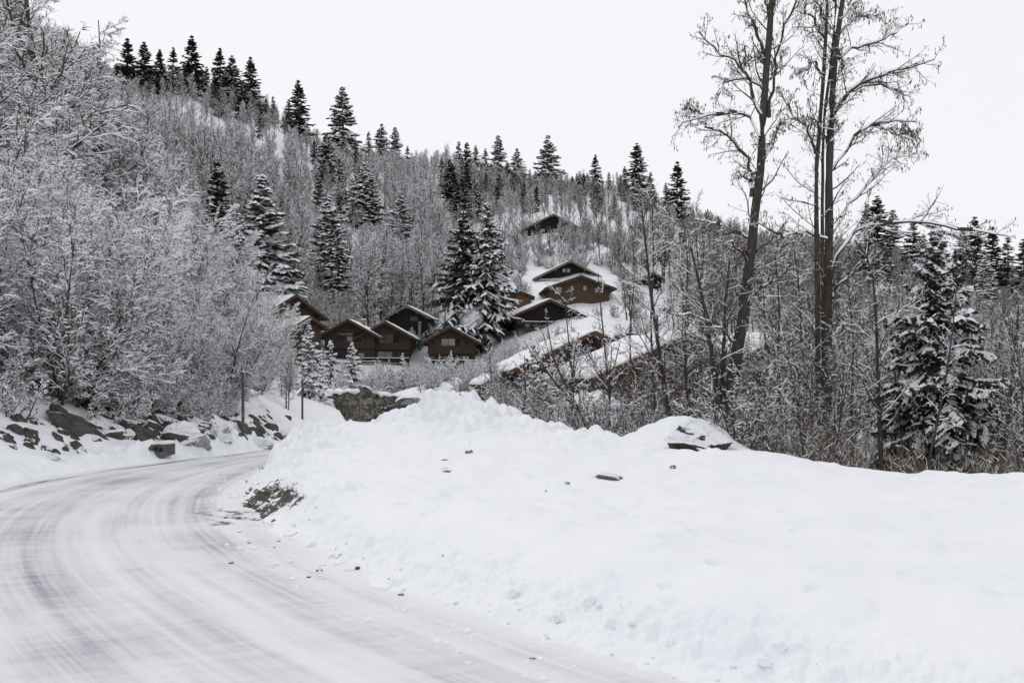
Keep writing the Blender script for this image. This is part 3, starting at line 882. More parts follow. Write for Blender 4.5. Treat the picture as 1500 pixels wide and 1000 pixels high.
# --- spruces on the slope: px, top row, depth, variant, label
DARKV = [conifer(20, w, 30, 6, 9, s, p, dr) for w, s, p, dr in ((3.9, .09, .2, -.55), (4.3, .10, .26, -.7), (3.6, .09, .18, -.4), (4.6, .11, .32, -.6))]
SNOWYV = [conifer(18, w, 28, 6, 9, s, p, dr) for w, s, p, dr in ((3.7, .17, .8, -.55), (4.2, .18, .85, -.75))]
SLIMV = [conifer(16, 2.4, 24, 5, 8, .12, .5, -.5), conifer(16, 2.8, 24, 5, 8, .10, .25, -.6)]
VAR = {'d': DARKV, 's': SNOWYV, 'n': SLIMV}
SPRUCE = [
    (187, 57, 228, 'd', 'dark spruce furthest left on the skyline'),
    (211, 62, 232, 'd', 'dark spruce second from left on the skyline, its tip level with its neighbour'),
    (234, 73, 232, 'd', 'dark spruce third from left on the skyline, a little lower than its neighbours'),
    (254, 70, 238, 'n', 'slim greyish spruce just left of the tallest spruce of the left skyline'),
    (281, 53, 240, 'd', 'tallest dark spruce of the left skyline group'),
    (303, 98, 238, 'n', 'low slim spruce in the gap right of the tallest left skyline spruce'),
    (322, 71, 250, 'd', 'dark spruce with pointed top, left one of a close pair on the left skyline'),
    (340, 82, 244, 'd', 'broad dark spruce, right one of a close pair on the left skyline'),
    (367, 84, 250, 'd', 'dark narrow spruce standing last where the left skyline drops'),
    (356, 118, 236, 'd', 'shorter dark spruce in front of the last left skyline spruce'),
    (400, 141, 256, 'n', 'small pale spruce on the bare drop of the skyline'),
    (381, 166, 240, 'n', 'little spruce poking out of bare trees below the skyline drop'),
    (437, 118, 262, 'd', 'large spruce with open crown on the skyline, taller of a pair'),
    (423, 146, 256, 'n', 'slimmer spruce leaning against the large skyline spruce on its left'),
    (502, 128, 270, 's', 'large airy spruce with sparse drooping boughs on the skyline'),
    (478, 197, 236, 'd', 'tall dark spruce below the airy skyline spruce'),
    (497, 228, 228, 'n', 'narrow dark spruce beside the tall one below the skyline'),
    (520, 205, 262, 'n', 'thin spruce right under the airy skyline spruce'),
    (540, 193, 282, 'n', 'narrow dark spruce right of the airy skyline spruce'),
    (559, 182, 290, 's', 'pointed spruce left of two on the middle skyline'),
    (579, 187, 292, 's', 'pointed spruce right of two on the middle skyline'),
    (597, 214, 296, 'n', 'low spruce at the start of the bare ridge'),
    (672, 207, 300, 'n', 'first spruce right of the bare ridge'),
    (684, 209, 303, 'd', 'second dark spruce right of the bare ridge'),
    (697, 213, 300, 'n', 'third spruce right of the bare ridge, thin and frosted'),
    (711, 218, 306, 'n', 'fourth spruce right of the bare ridge, lower than the pointed one beside it'),
    (730, 199, 298, 's', 'pointed tall spruce on the ridge above the twin spruces'),
    (757, 218, 292, 's', 'wide greyish spruce on the ridge left of the solitary tall one'),
    (743, 236, 288, 'd', 'dark spruce wedged between two ridge spruces'),
    (720, 240, 280, 'd', 'dark spruce with its top below the pointed ridge spruce'),
    (776, 248, 278, 'n', 'narrow spruce left of the solitary tall spruce'),
    (803, 199, 288, 's', 'solitary tall frosted spruce on the skyline above the topmost chalet'),
    (822, 268, 280, 'n', 'low spruce at the right foot of the solitary tall spruce'),
    (850, 256, 285, 's', 'frosted spruce with its top just under the skyline right of the topmost chalet'),
    (872, 227, 284, 'd', 'pointed dark spruce on the skyline between solitary and twin-topped ones'),
    (892, 252, 290, 'n', 'narrow spruce right of the pointed dark one'),
    (915, 244, 285, 'd', 'dark spruce leaning on the left of the broad skyline spruce'),
    (933, 210, 278, 'd', 'broad dark spruce highest on the right half of the skyline'),
    (953, 252, 280, 'n', 'shorter dark spruce on the right of the broad skyline spruce'),
    (975, 268, 272, 'n', 'low narrow spruce left of the last ridge spruce'),
    (992, 237, 270, 'd', 'last dark spruce of the ridge before the tall bare trees'),
    (482, 288, 176, 's', 'tall spruce column standing over the leftmost chalets'),
    (496, 330, 165, 'n', 'lower spruce at the foot of the tall column behind the chalets'),
    (533, 239, 214, 's', 'snow-flecked broad spruce mid slope, left of a touching pair'),
    (545, 256, 212, 'n', 'narrow spruce mid slope, right of a touching pair'),
    (586, 281, 205, 's', 'frosted flat-topped spruce alone among bare trees mid slope'),
    (319, 239, 140, 'd', 'tall dark narrow spruce alone on the slope left of centre'),
    (383, 259, 142, 's', 'snow-covered spruce right of the dark narrow one left of centre'),
    (349, 314, 128, 's', 'shorter snowy spruce between two taller ones left of centre'),
    (662, 252, 255, 'n', 'narrow spruce at the left edge of the dark stand'),
    (684, 236, 248, 'd', 'dark spruce on the left of the stand behind the twin spruces'),
    (700, 264, 240, 'd', 'dense dark spruce in the middle of the stand behind the twin spruces'),
    (727, 270, 238, 'd', 'dark spruce right of the middle in the stand behind the twin spruces'),
    (752, 262, 240, 'd', 'dark spruce at the right of the stand, left of the topmost chalet'),
    (768, 285, 232, 'd', 'lower dark spruce nearest the chimney side of the topmost chalet'),
    (872, 300, 240, 'd', 'dark spruce behind the right eave of the topmost chalet'),
    (900, 318, 232, 'n', 'narrow spruce on the slope right of the topmost chalet'),
    (938, 330, 215, 's', 'frosted spruce on the slope below the broad skyline spruce'),
    (998, 335, 200, 'd', 'dark spruce half hidden behind thin bare stems'),
    (1030, 345, 215, 'n', 'narrow spruce behind the leaning big bare tree'),
    (1270, 300, 225, 's', 'frosted spruce behind the long snowy bough, left one'),
    (1285, 287, 225, 'd', 'dark spruce behind the long snowy bough, the pointed one'),
    (1308, 308, 225, 's', 'frosted spruce behind the long snowy bough, right one'),
    (1338, 322, 220, 'd', 'dark spruce on the low skyline left of the gap of sky'),
    (1372, 332, 215, 'd', 'dark spruce beside the gap of sky, above the near snowy spruce'),
    (1352, 345, 205, 's', 'frosted spruce below the low skyline above the near snowy spruce'),
    (1410, 336, 205, 's', 'frosted spruce first right of the gap of sky'),
    (1428, 318, 205, 'd', 'tallest dark spruce right of the gap of sky'),
    (1453, 333, 195, 'd', 'black narrow spruce second right of the gap of sky'),
    (1443, 375, 180, 's', 'small frosted spruce in front of the dark ones at right'),
    (1476, 345, 195, 'n', 'dark spruce near the right edge of the picture'),
    (1499, 350, 190, 'd', 'dark spruce cut by the right edge of the picture'),
]
SPW = []
for n_, (x0, x1, y0, y1, t0, t1), lab in ((26, (640, 1000, 235, 300, 225, 290), 'dark spruce in the crowded stand along the ridge above the chalets'), (24, (165, 400, 225, 262, 75, 150), 'dark spruce packed in the crowded stand on the upper left ridge'),
                                         (11, (455, 560, 205, 250, 215, 290), 'dark spruce in the loose clump above the leftmost chalets'), (20, (652, 788, 222, 258, 240, 300), 'dark spruce in the dense stand behind the twin spruces'),
                                         (10, (1260, 1520, 190, 235, 330, 372), 'dark spruce in the stand along the low skyline at the right')):
    for _ in range(n_):
        px = rng.uniform(x0, x1); SPRUCE.append((px, float(np.interp(px, [x0, x1], [t0, t1]) + rng.uniform(-5, 45)) if x0 != 165 else float(np.interp(px, [165, 400], [85, 165]) + rng.uniform(0, 40)), rng.uniform(y0, y1), 'd' if rng.random() < .6 else 'n', lab))
for q_, (px, pt, Y, vk, lab) in enumerate(SPRUCE):
    g = ground(px, Y); top = at(px, pt, Y)[2]
    h = top - g[2]
    v = VAR[vk][q_ % len(VAR[vk])]
    base_h = 20 if vk == 'd' else (18 if vk == 's' else 16)
    if h < 8 or h > 34: print('spruce', px, pt, 'h', round(h, 1))
    h = max(h, 6)
    s = h / base_h; sw = s * (1.75 if h < 24 else 1.5)
    SPW.append((px, pt, Y, h * F / Y))
    two_part('spruce_tree', v, lab, 'spruce tree', g, rng.random() * 6.3, (sw, sw, s), 'spruces on the wooded slope')

# the twin spruces beside the chalets
for px, pt, Y, w, lab in ((679, 312, 146, 6.6, 'big dark spruce, left one of twins beside the chalets'), (713, 299, 143, 6.2, 'big snow-streaked spruce, right one of twins beside the chalets')):
    g = ground(px, Y); h = at(px, pt, Y)[2] - g[2]
    print('twin', h)
    m = conifer(h, w * 1.2, 34, 6, 13, .15, .2 if px < 690 else .5, -.8, 1, M_NEEDLE, flatw=.8)
    SPW.append((px, pt, 170, h * F / Y * 1.25))
    two_part('spruce_tree', m, lab, 'spruce tree', g, rng.random() * 6, 1, 'twin spruces')

# young firs laden with snow in front of the chalets
FIRV = [conifer(6, 1.9, 17, 6, 9, .10, .92, -.7, 1, M_NEEDLE2, flatw=1.5), conifer(6, 1.6, 16, 6, 9, .11, .95, -.5, 1, M_NEEDLE2, flatw=1.5), conifer(6, 2.2, 15, 6, 9, .10, .85, -.8, 1, M_NEEDLE2, flatw=1.6)]
FIRS = [(452, 478, 78, 1.15, 'tall snow-laden fir behind the far post'), (470, 520, 84, 1.0, 'snowy fir touching the left end of the stone wall'), (484, 500, 108, 1, 'pointed young fir before the left chalet window'),
        (516, 503, 106, 1.1, 'bushy young fir over the stone wall'), (590, 518, 108, 1.0, 'snow-laden fir under the second chalet'), (572, 538, 106, 1.2, 'low snowy fir left of the fir under the second chalet'),
        (628, 530, 113, 1, 'snowy fir left of the balcony of the third chalet'), (661, 514, 110, .85, 'slim snowy fir before the third chalet'), (646, 545, 106, 1.3, 'low snowy fir at the foot of the slim one'),
        (690, 535, 112, 1.2, 'round snowy fir at the right corner of the third chalet'), (712, 548, 100, 1.3, 'low snowy fir left of the small snow roof'), (610, 552, 104, 1.4, 'bushy low fir above the parked car'),
        (545, 548, 108, 1.2, 'low bushy fir in the gap above the stone walls')]
for q_, (px, pt, Y, sw, lab) in enumerate(FIRS):
    g = ground(px, Y); h = max(at(px, pt, Y)[2] - g[2], 1.8)
    s = h / 6
    two_part('young_fir', FIRV[q_ % 3], lab, 'fir tree', g, rng.random() * 6, (s * sw, s * sw, s), 'young firs below the chalets')

# the near snowy spruce on the right and the darker young one left of centre
g = ground(1372, 30); h = at(1372, 338, 30)[2] - g[2]
m = conifer(h, 2.95, 25, 8, 21, .045, .42, -.75, 2, M_NEEDLE, gap=.06, flatw=1.05, base=.03)
two_part('snowy_spruce', m, 'large near spruce with heavy snow on dark drooping boughs, right of the tall bare trees', 'spruce tree', g, .6)
g = ground(782, 58); h = at(782, 505, 58)[2] - g[2]
m = conifer(h, 2.0, 17, 6, 12, .06, .75, -.5, 2, M_NEEDLE2, gap=.2, flatw=1.5)
two_part('young_fir', m, 'dark young fir dusted with snow behind the big snow heap', 'fir tree', g, 1.0)

# --- bare trees on the slope
W1 = [far_bare('bare_tree', h, .06, .72, .018, nl, 9, 5) for h, nl in ((11, 26), (12, 30), (10, 24), (13, 32))]
W2 = [far_bare('bare_tree', h, .035, .3, .018, nl, 9, 4) for h, nl in ((10, 26), (11, 28), (9, 24))]
W3 = [far_bare('bare_tree', 10, .07, .95, .018, 34, 9, 4, spread=1.2)]
BV = W1 + W2 + W3
CLEAR = [(735, 935, 320, 560, 60, 206), (440, 715, 430, 640, 60, 152), (690, 1160, 470, 620, 60, 112)]
CHAL = [(-29, 134, 10), (-23, 143, 7.5), (-17.5, 144, 7.5), (-8.6, 141, 7.5), (-16, 156, 5.5), (7, 196, 8), (9.6, 166, 9), (10, 151, 9), (1.3, 150, 5), (5, 140, 9), (6, 84, 9), (17, 74, 9), (26, 86, 9), (34, 158, 4), (-2, 92, 5)]
pts = []
cell = {}
tries = 0
cx = rng.uniform(-200, 1850, 36000); cy = np.exp(rng.uniform(np.log(62), np.log(325), 36000))
cX = (cx - 750) / F * cy
for px, X, Y in zip(cx, cX, cy):
    if any((X - a) ** 2 + (Y - b) ** 2 < r * r for a, b, r in CHAL): continue
    if px > 690 and px < 925 and Y < 195 and rng.random() < (.93 if Y < 115 else .75 if Y < 160 else .35): continue
    if 430 < px < 720 and Y < 140: continue
    if px > 880 and px < 1150 and Y < 85: continue
    dmin = 2.4 if Y < 130 else 2.2 + (Y - 130) * .004
    k = (int(X // 5), int(Y // 5))
    if any((X - a) ** 2 + (Y - b) ** 2 < dmin * dmin for i in (-1, 0, 1) for j in (-1, 0, 1) for a, b in cell.get((k[0] + i, k[1] + j), ())): continue
    cell.setdefault(k, []).append((X, Y)); pts.append((px, X, Y))
pts = np.array(pts); pts = pts[np.argsort(pts[:, 2])]
pz = terrain(pts[:, 1], pts[:, 2])
print('bare trees', len(pts))


def bare_variant(px, X, Y):
    n = float(fbm(np.array([X * .03 + 5]), np.array([Y * .03]), 2)[0])
    if px < 640 + n * 120 or (px < 760 and rng.random() < .5):
        return int(rng.choice([0, 1, 2, 3, 7, 7] if n > -.1 else [0, 1, 2, 3, 4, 7]))
    return int(rng.choice([4, 5, 6, 4, 5, 6, 0] if px > 850 else [0, 4, 1, 5, 2, 6]))


def patch(px, Y):
    if px < 250: return ('snow-lined bare tree on the steep slope behind the left roadside alders', 'bare trees behind the left roadside alders')
    if px < 440: return ('snow-lined bare tree on the slope among the spruces left of the chalets', 'bare trees on the slope left of the chalets')
    if px < 740: return ('frosted bare tree on the slope behind the row of dark chalets', 'bare trees behind the dark chalets')
    if px < 960: return ('grey bare tree beside the chalets that climb the hill', 'bare trees beside the climbing chalets')
    if px < 1200: return ('brown-grey bare tree in the wood behind the tall bare trees', 'bare trees in the wood behind the tall bare trees')
    return ('brown-grey bare tree in the wood behind the near snowy spruce', 'bare trees in the wood behind the near snowy spruce')


SKY = np.array([(-100, -120), (0, -40), (90, 40), (160, 98), (300, 128), (370, 158), (412, 190), (500, 212), (600, 226), (650, 222), (700, 232), (800, 262), (900, 266), (1000, 300), (1100, 340),
                (1300, 356), (1380, 378), (1450, 388), (1600, 410)], float)


def fit_height(px, Y, z0, h):
    """trees keep under the tree line of the ridge and leave the spruces standing free; 0 drops the tree"""
    lim = np.interp(px, SKY[:, 0], SKY[:, 1]) + rng.normal() * 6
    base = HOR - (z0 - EYE) * F / Y
    hw = h * F / Y * .2
    for sx, st, sY, sh in SPW:
        if sY > Y - 2 and abs(px - sx) < sh * .14 + hw * .55:
            lim = max(lim, st + sh * (.75 if 640 < sx < 800 and sY < 262 else .45 if sY > 220 else .78 if Y > 95 else .6) * (1 if rng.random() < .9 else .5))
    for sx, st, sY, shw in CHW:
        if sY == 130 and Y < 128 and px > 380: lim = max(lim, 505)
        if sY > Y and abs(px - sx) < shw: lim = max(lim, st + (62 if rng.random() < (.93 if sY > 120 else .92) else 15))
    top = base - h * F / Y
    if top < lim:
        nh = (base - lim) * Y / F
        return nh if nh > 3.0 else (rng.uniform(5, 7) if Y > 170 else 0)
    return h


CHW = [(811, 313, 198, 60), (836, 381, 168, 70), (851, 403, 153, 60), (763, 426, 151, 30), (806, 438, 143, 60), (872, 485, 82, 130), (1008, 490, 66, 120), (596, 447, 151, 40), (424, 431, 130, 80), (957, 398, 163, 25)]
HV = [max(v.co.z for v in m.vertices) for m in BV]
NIND = 250
first = {}; first_all = []
sv, st_, ss = [], [], []
for q_, (px, X, Y) in enumerate(pts):
    v = bare_variant(px, X, Y)
    s = float(rng.uniform(.7, 1.0)) * (1.0 if px < 900 else (1.0 if Y > 100 else .75))
    if px > 1350 and Y > 120: s *= .85
    if Y > 150: s *= 1.15 if Y > 220 else 1.3
    s = fit_height(px, Y, pz[q_], s * HV[v]) / HV[v]
    if s == 0: continue
    if -70 < px < 1570 and (len(first_all) < NIND or v not in first):
        o = link('bare_tree', BV[v], None, (X, Y, pz[q_] - .1), rng.random() * 6.3, s)
        lab, grp = patch(px, Y); tag(o, lab, 'bare tree', grp); first.setdefault(v, o); first_all.append(o)
    else:
        sv.append((X, Y, pz[q_] - .1)); st_.append(v); ss.append(s)


def woodland(name, pts, var, scl, protos, label, cat):
    """the rest of the wood, which nobody could count: one object, trees set out by geometry nodes"""
    me = bpy.data.meshes.new(name); me.vertices.add(len(pts)); me.vertices.foreach_set('co', np.array(pts, np.float32).ravel())
    for nm, arr, ty in (('var', var, 'INT'), ('scl', scl, 'FLOAT'), ('rot', rng.random(len(pts)) * 6.3, 'FLOAT')):
        a = me.attributes.new(nm, ty, 'POINT'); a.data.foreach_set('value', np.array(arr, np.int32 if ty == 'INT' else np.float32))
    o = link(name, me); tag(o, label, cat, None, 'stuff')
    ng = bpy.data.node_groups.new(name, 'GeometryNodeTree')
    ng.interface.new_socket('Geometry', in_out='INPUT', socket_type='NodeSocketGeometry'); ng.interface.new_socket('Geometry', in_out='OUTPUT', socket_type='NodeSocketGeometry')
    gi = ng.nodes.new('NodeGroupInput'); go = ng.nodes.new('NodeGroupOutput'); jn = ng.nodes.new('GeometryNodeJoinGeometry')
    def attr(nm, ty):
        n = ng.nodes.new('GeometryNodeInputNamedAttribute'); n.data_type = ty; n.inputs['Name'].default_value = nm; return n.outputs['Attribute']
    av, as_, ar = attr('var', 'INT'), attr('scl', 'FLOAT'), attr('rot', 'FLOAT')
    cx_ = ng.nodes.new('ShaderNodeCombineXYZ'); ng.links.new(ar, cx_.inputs['Z'])
    for v, p in protos.items():
        oi = ng.nodes.new('GeometryNodeObjectInfo'); oi.inputs['Object'].default_value = p; oi.inputs['As Instance'].default_value = True
        cm = ng.nodes.new('FunctionNodeCompare'); cm.data_type = 'INT'; cm.operation = 'EQUAL'
        ng.links.new(av, cm.inputs[2]); cm.inputs[3].default_value = v
        ip = ng.nodes.new('GeometryNodeInstanceOnPoints')
        ng.links.new(gi.outputs[0], ip.inputs['Points']); ng.links.new(cm.outputs[0], ip.inputs['Selection'])
        ng.links.new(oi.outputs['Geometry'], ip.inputs['Instance']); ng.links.new(cx_.outputs[0], ip.inputs['Rotation']); ng.links.new(as_, ip.inputs['Scale'])
        ng.links.new(ip.outputs[0], jn.inputs[0])
    ng.links.new(jn.outputs[0], go.inputs[0])
    md = o.modifiers.new('trees', 'NODES'); md.node_group = ng
    return o


for _ in range(160):      # the wood goes on beyond the right edge of the picture
    Y = rng.uniform(25, 62); px = rng.uniform(1590, 2100); X = (px - 750) / F * Y; v = int(rng.choice([4, 5, 6]))
    sv.append((X, Y, tz(X, Y) - .1)); st_.append(v); ss.append(rng.uniform(.35, .6))
woodland('bare_woodland', sv, st_, ss, first, 'wood of bare frosted trees covering the upper slope', 'woodland')
print('stuff trees', len(sv))


def hit(px, py, y0=4, y1=200):
    """where the line of sight through a picture point meets the ground"""
    Y = np.geomspace(y0, y1, 1500); X = (px - 750) / F * Y
    Z = terrain(X, Y); L = EYE - (py - HOR) / F * Y
    k = np.argmax(Z >= L)
    if not (Z >= L).any(): k = len(Y) - 1
    return np.array((X[k], Y[k], Z[k]))


# ------------------------------------------------------------------ roadside alders on the left
AL = [alder_bush(7.0, n, 22, ld, .04, 1.0, 20, 11, 6, .05, .8) for n, ld in ((8, (.22, -.1, 0)), (7, (.15, -.2, 0)), (6, (.35, 0, 0)), (8, (.05, -.1, 0)), (7, (.28, -.2, 0)), (5, (.1, 0, 0)))]
ALPROTO = []
PROF = np.array([(-200, 120), (0, 175), (100, 215), (200, 285), (300, 345), (350, 395), (375, 440), (400, 480), (430, 510), (450, 535), (480, 560)], float)
apts = []
for _ in range(6000):
    Y = math.exp(rng.uniform(math.log(19), math.log(74))); px = rng.uniform(-130, 425)
    X = (px - 750) / F * Y
    dmin = 1.75 if Y < 34 else 2.6
    if any((X - a) ** 2 + (Y - b) ** 2 < dmin ** 2 for a, b, _ in apts): continue
    d = seg_dist(np.array([X]), np.array([Y]), RLs)[0]
    if inside(np.array([X]), np.array([Y]), ROADPOLY)[0] or d < 3.3 + .02 * Y or X > -8.5: continue
    if px > 405 and Y < 60 or (px > 378 and Y > 44): continue
    if Y < 24 and px < 130: 
        if d < 5.2: continue
    apts.append((X, Y, px))
print('alders', len(apts))


def alder_label(px, Y):
    if Y < 31:
        if px < 130: return 'snow-laden alder clump rising above the big slanting boulder', 'alders above the big slanting boulder'
        if px < 270: return 'snow-laden alder clump overhanging the dark rock ledges', 'alders above the dark rock ledges'
        return 'snow-laden alder clump on the bank just left of the nearer post', 'alders on the bank left of the nearer post'
    if Y < 48:
        if px < 200: return 'snow-covered alder clump in the second row up the left slope', 'second row of alders on the left slope'
        return 'snow-covered alder clump behind the nearer grey post', 'alders behind the nearer post'
    return ('snow-covered alder clump high on the left slope', 'alders high on the left slope') if px < 230 else ('snow-covered alder clump in front of the leftmost chalet', 'alders before the leftmost chalet')


ALH = [max(v.co.z for v in m[1].vertices) for m in AL]
THH = None
for q_, (X, Y, px) in enumerate(apts):
    z0 = tz(X, Y) - .1
    lim = np.interp(px, PROF[:, 0], PROF[:, 1]) + rng.normal() * 22
    h = np.clip((HOR - (z0 - EYE) * F / Y - lim) * Y / F, 2.2, 10.5) * rng.uniform(.72, 1.12)
    v = q_ % len(AL); s = min(h / ALH[v], 1.12 if Y < 28 else 2)
    lab, grp = alder_label(px, Y)
    if v >= len(ALPROTO):
        ALPROTO.append(two_part('alder_bush', AL[v], lab, 'alder bush', (X, Y, z0), rng.uniform(-.5, .5), s, grp, ('stems', 'crown')))
    else:
        dup(ALPROTO[v], (X, Y, z0), rng.uniform(-.6, .6) + (0 if rng.random() < .7 else 1.2), s, lab, grp)


def broad_tree(h, nl, snow, prob, spread, up=.25, r0=None, t0=.3, ang=55, forks=3, catkins=0, twig_r=.008, nt=10, ns=6):
    t = Acc(); c = Acc()
    P, R = straight_stems(1, h, 3, .02, 12, .03, r0 or h * .016, None, .2)
    round_tubes(t, P, R, 10, 0, lump=.15)
    if forks:
        Fk, FR = grow(P, R, forks, t0 * .8, t0 + .2, h * .6, 26, 10, .35, .05, .7, 1, .02, lent=.2, tip=.15)
        round_tubes(t, Fk, FR, 8, 0)
        P = np.concatenate([path_rs(P, 10), Fk]); R = np.concatenate([R_rs(R, 10), FR])
    L1, R1 = grow(P, R, nl, t0, .98, h * spread, ang, 7, up, .12, .5, .07, twig_r * 1.7, lent=.6)
    twig_tubes(c, L1, R1, snow, prob, 0)
    L2, R2 = grow(L1, R1, nt, .12, 1, lens(L1) * .42, 42, 5, .05, .16, .65, .03, twig_r * 1.1, flat=.5)
    twig_tubes(c, L2, R2, snow * .85, prob, 2)
    L3, R3 = grow(L2, R2, ns, .15, 1, lens(L2) * .5, 42, 3, -.1, .18, .8, .012, twig_r * .75, flat=.5)
    twig_tubes(c, L3, R3, snow * .7, prob, 2)
    return t.mesh('tree_trunk', [M_BARK]), c.mesh('tree_crown', [M_BARK, M_TWIGSNOW, M_TWIG])


def path_rs(P, k):
    n = P.shape[1]; x = np.linspace(0, n - 1, k)
    return np.stack([np.stack([np.interp(x, np.arange(n), p[:, i]) for i in range(3)], 1) for p in P])


def R_rs(R, k):
    n = R.shape[1]; x = np.linspace(0, n - 1, k)
    return np.stack([np.interp(x, np.arange(n), r) for r in R])


for px, Y, pt, spread, nl, forks, lab in ((56, 46, -70, .34, 30, 1, 'tall snow-lined tree with dark upright trunk at the top left corner'),
                                          (150, 62, 60, .26, 26, 2, 'pale frosted tree on the left skyline beside the first spruce'),
                                          (218, 62, 118, .26, 24, 5, 'wide spreading tree with rising forked limbs below the left skyline spruces'),
                                          (-25, 40, -60, .36, 26, 2, 'snow-lined tree at the left edge of the picture'),
                                          (105, 70, 30, .26, 24, 2, 'frosted tree just right of the tall dark trunk at top left'),
                                          (15, 60, -40, .36, 24, 2, 'frosted tree behind the tall dark trunk at top left')):
    g = ground(px, Y); h = at(px, pt, Y)[2] - g[2]
    m = broad_tree(h, nl, .05, .93, spread, .15 if forks < 4 else .1, None, .22, 58, forks, twig_r=.0085, ns=8)
    two_part('broadleaf_tree', m, lab, 'bare tree', g, rng.random() * 6, 1)

# low snow-covered shrubs along the top of the roadside rocks
LS = [alder_bush(1.7, n, 50, (.2, -.25, 0), .024, .97, 11, 9, 6, .016, .8) for n in (9, 11, 10)]
lsp = {}
for q_ in range(900):
    Y = rng.uniform(19, 40); px = rng.uniform(-20, 415); X = (px - 750) / F * Y
    d = seg_dist(np.array([X]), np.array([Y]), RLs)[0]
    if not (2.9 + .012 * Y < d < 6.5) or any((X - a) ** 2 + (Y - b) ** 2 < 1.0 for a, b in lsp.get('pts', [])) or X > -8: continue
    if (px < 135 and d < 4.4): continue
    lsp.setdefault('pts', []).append((X, Y)); v = q_ % 3; z0 = tz(X, Y) - .05; s = rng.uniform(.6, 1.15)
    lab, grp = [('low snow-covered shrub leaning over the dark roadside rocks', 'low shrubs over the dark roadside rocks'), ('low snow-covered shrub on the bank behind the nearer post', 'low shrubs on the bank behind the nearer post')][px > 270]
    if v not in lsp: lsp[v] = two_part('snowy_shrub', LS[v], lab, 'shrub', (X, Y, z0), rng.uniform(-.7, .7), s, grp, ('stems', 'crown'))
    else: dup(lsp[v], (X, Y, z0), rng.uniform(-.7, .7), s, lab, grp)

# a low bush heavy with snow at the left edge
g = ground(8, 22.5)
two_part('snowy_shrub', alder_bush(1.1, 12, 45, (.0, -.1, 0), .03, 1, 10, 8, 4, .02), 'low shrub buried in snow at the left edge above the rocks', 'shrub', g, .3, 1, None, ('stems', 'crown'))

# ------------------------------------------------------------------ the tall bare trees on the right
TY = 31.0


def limb(pts, r0, r1, Y=TY, n=12, dy=0.0, wander=.25):
    k = len(pts)
    off = np.linspace(0, dy, k) + np.concatenate([[0], rng.normal(size=k - 1) * wander])
    P = path1([at(x, y, Y) + np.array((0, o, 0)) + np.array(((x - 750) / F * o, 0, -(y - HOR) / F * o)) for (x, y), o in zip(pts, off)], n)
    R = np.linspace(r0, r1, n)[None]
    return P, R


def c5(*p):     # points noted on the enlarged upper right quarter
    return [(980 + .4 * x, .4 * y) for x, y in p]


def c6(*p):
    return [(980 + x / 2.777, 350 + y / 2.777) for x, y in p]


def tall_tree(name, trunks, limbs, label, Y, root, twigs=True):
    t = Acc(); c = Acc()
    LP, LR = [], []
    for pts, r0, r1 in trunks:
        P, R = limb(pts, r0, r1, Y, 22, 0, .08)
        P = P + rng.normal(size=P.shape) * .012
        round_tubes(t, P, R, 12, 0, lump=.22)
        LP.append(path_rs(P, 14)); LR.append(R_rs(R, 14))
    for pts, r0, r1, dy in limbs:
        P, R = limb(pts, r0, r1, Y, 14, dy, .2)
        P[:, 1:] += rng.normal(size=P[:, 1:].shape) * .035
        twig_tubes(c, P, R, .035, 1, 0, minh=.35)
        LP.append(P); LR.append(R)
    nT = len(trunks)
    TP = np.concatenate(LP[:nT]); TR = np.concatenate(LR[:nT])
    S1, SR = grow(TP, TR, 26, .22, 1, 1.5, 52, 6, .3, .15, .3, .03, .008, lent=.1)
    twig_tubes(c, S1, SR, .02, .6, 0, minh=.4)
    BP = np.concatenate([path_rs(p, 14) for p in LP[nT:]]); BR = np.concatenate([R_rs(r, 14) for r in LR[nT:]])
    L2, R2 = grow(BP, BR, 13, .18, 1, np.clip(lens(BP) * .32, .5, 1.3), 42, 5, .22, .16, .5, .02, .007, flat=.2)
    twig_tubes(c, L2, R2, .02, .7, 0, minh=.4)
    A = np.concatenate([path_rs(S1, 5), L2]); AR = np.concatenate([R_rs(SR, 5), R2])
    L3, R3 = grow(A, AR, 6, .15, 1, np.clip(lens(A) * .45, .2, .6), 45, 4, .1, .2, .65, .008, .005)
    twig_tubes(c, L3, R3, .012, .5, 2, minh=.4)
    L4, R4 = grow(L3, R3, 3, .2, 1, lens(L3) * .55, 42, 3, -.05, .2, .8, .006, .0042)
    twig_tubes(c, L4, R4, .01, .4, 2, minh=.4)
    # hanging catkins and cones at the twig tips
    tips = np.concatenate([L3[:, -1], L3[:, 2], L4[:, -1]])
    tips = tips[rng.random(len(tips)) < .22]
    K = np.zeros((len(tips), 3, 3)); K[:, 0] = tips
    dn = rng.normal(size=(len(tips), 3)) * .18; dn[:, 2] = -1
    ln = (.05 + .07 * rng.random(len(tips)))[:, None]
    K[:, 1] = tips + nrm(dn) * ln * .5; K[:, 2] = tips + nrm(dn) * ln
    KR = np.array((.006, .013, .006))[None] * np.ones((len(tips), 1))
    round_tubes(c, K, KR, 4, 3)
    o = thing(name, label, 'bare tree', root)
    r = np.array(root)
    for a in (t, c):
        a.V = [v - r for v in a.V]
    link('trunk', t.mesh('tall_trunk', [M_BARK]), o)
    link('crown', c.mesh('tall_crown', [M_BARK, M_TWIGSNOW, M_TWIGDARK, M_CATKIN]), o)
    return o


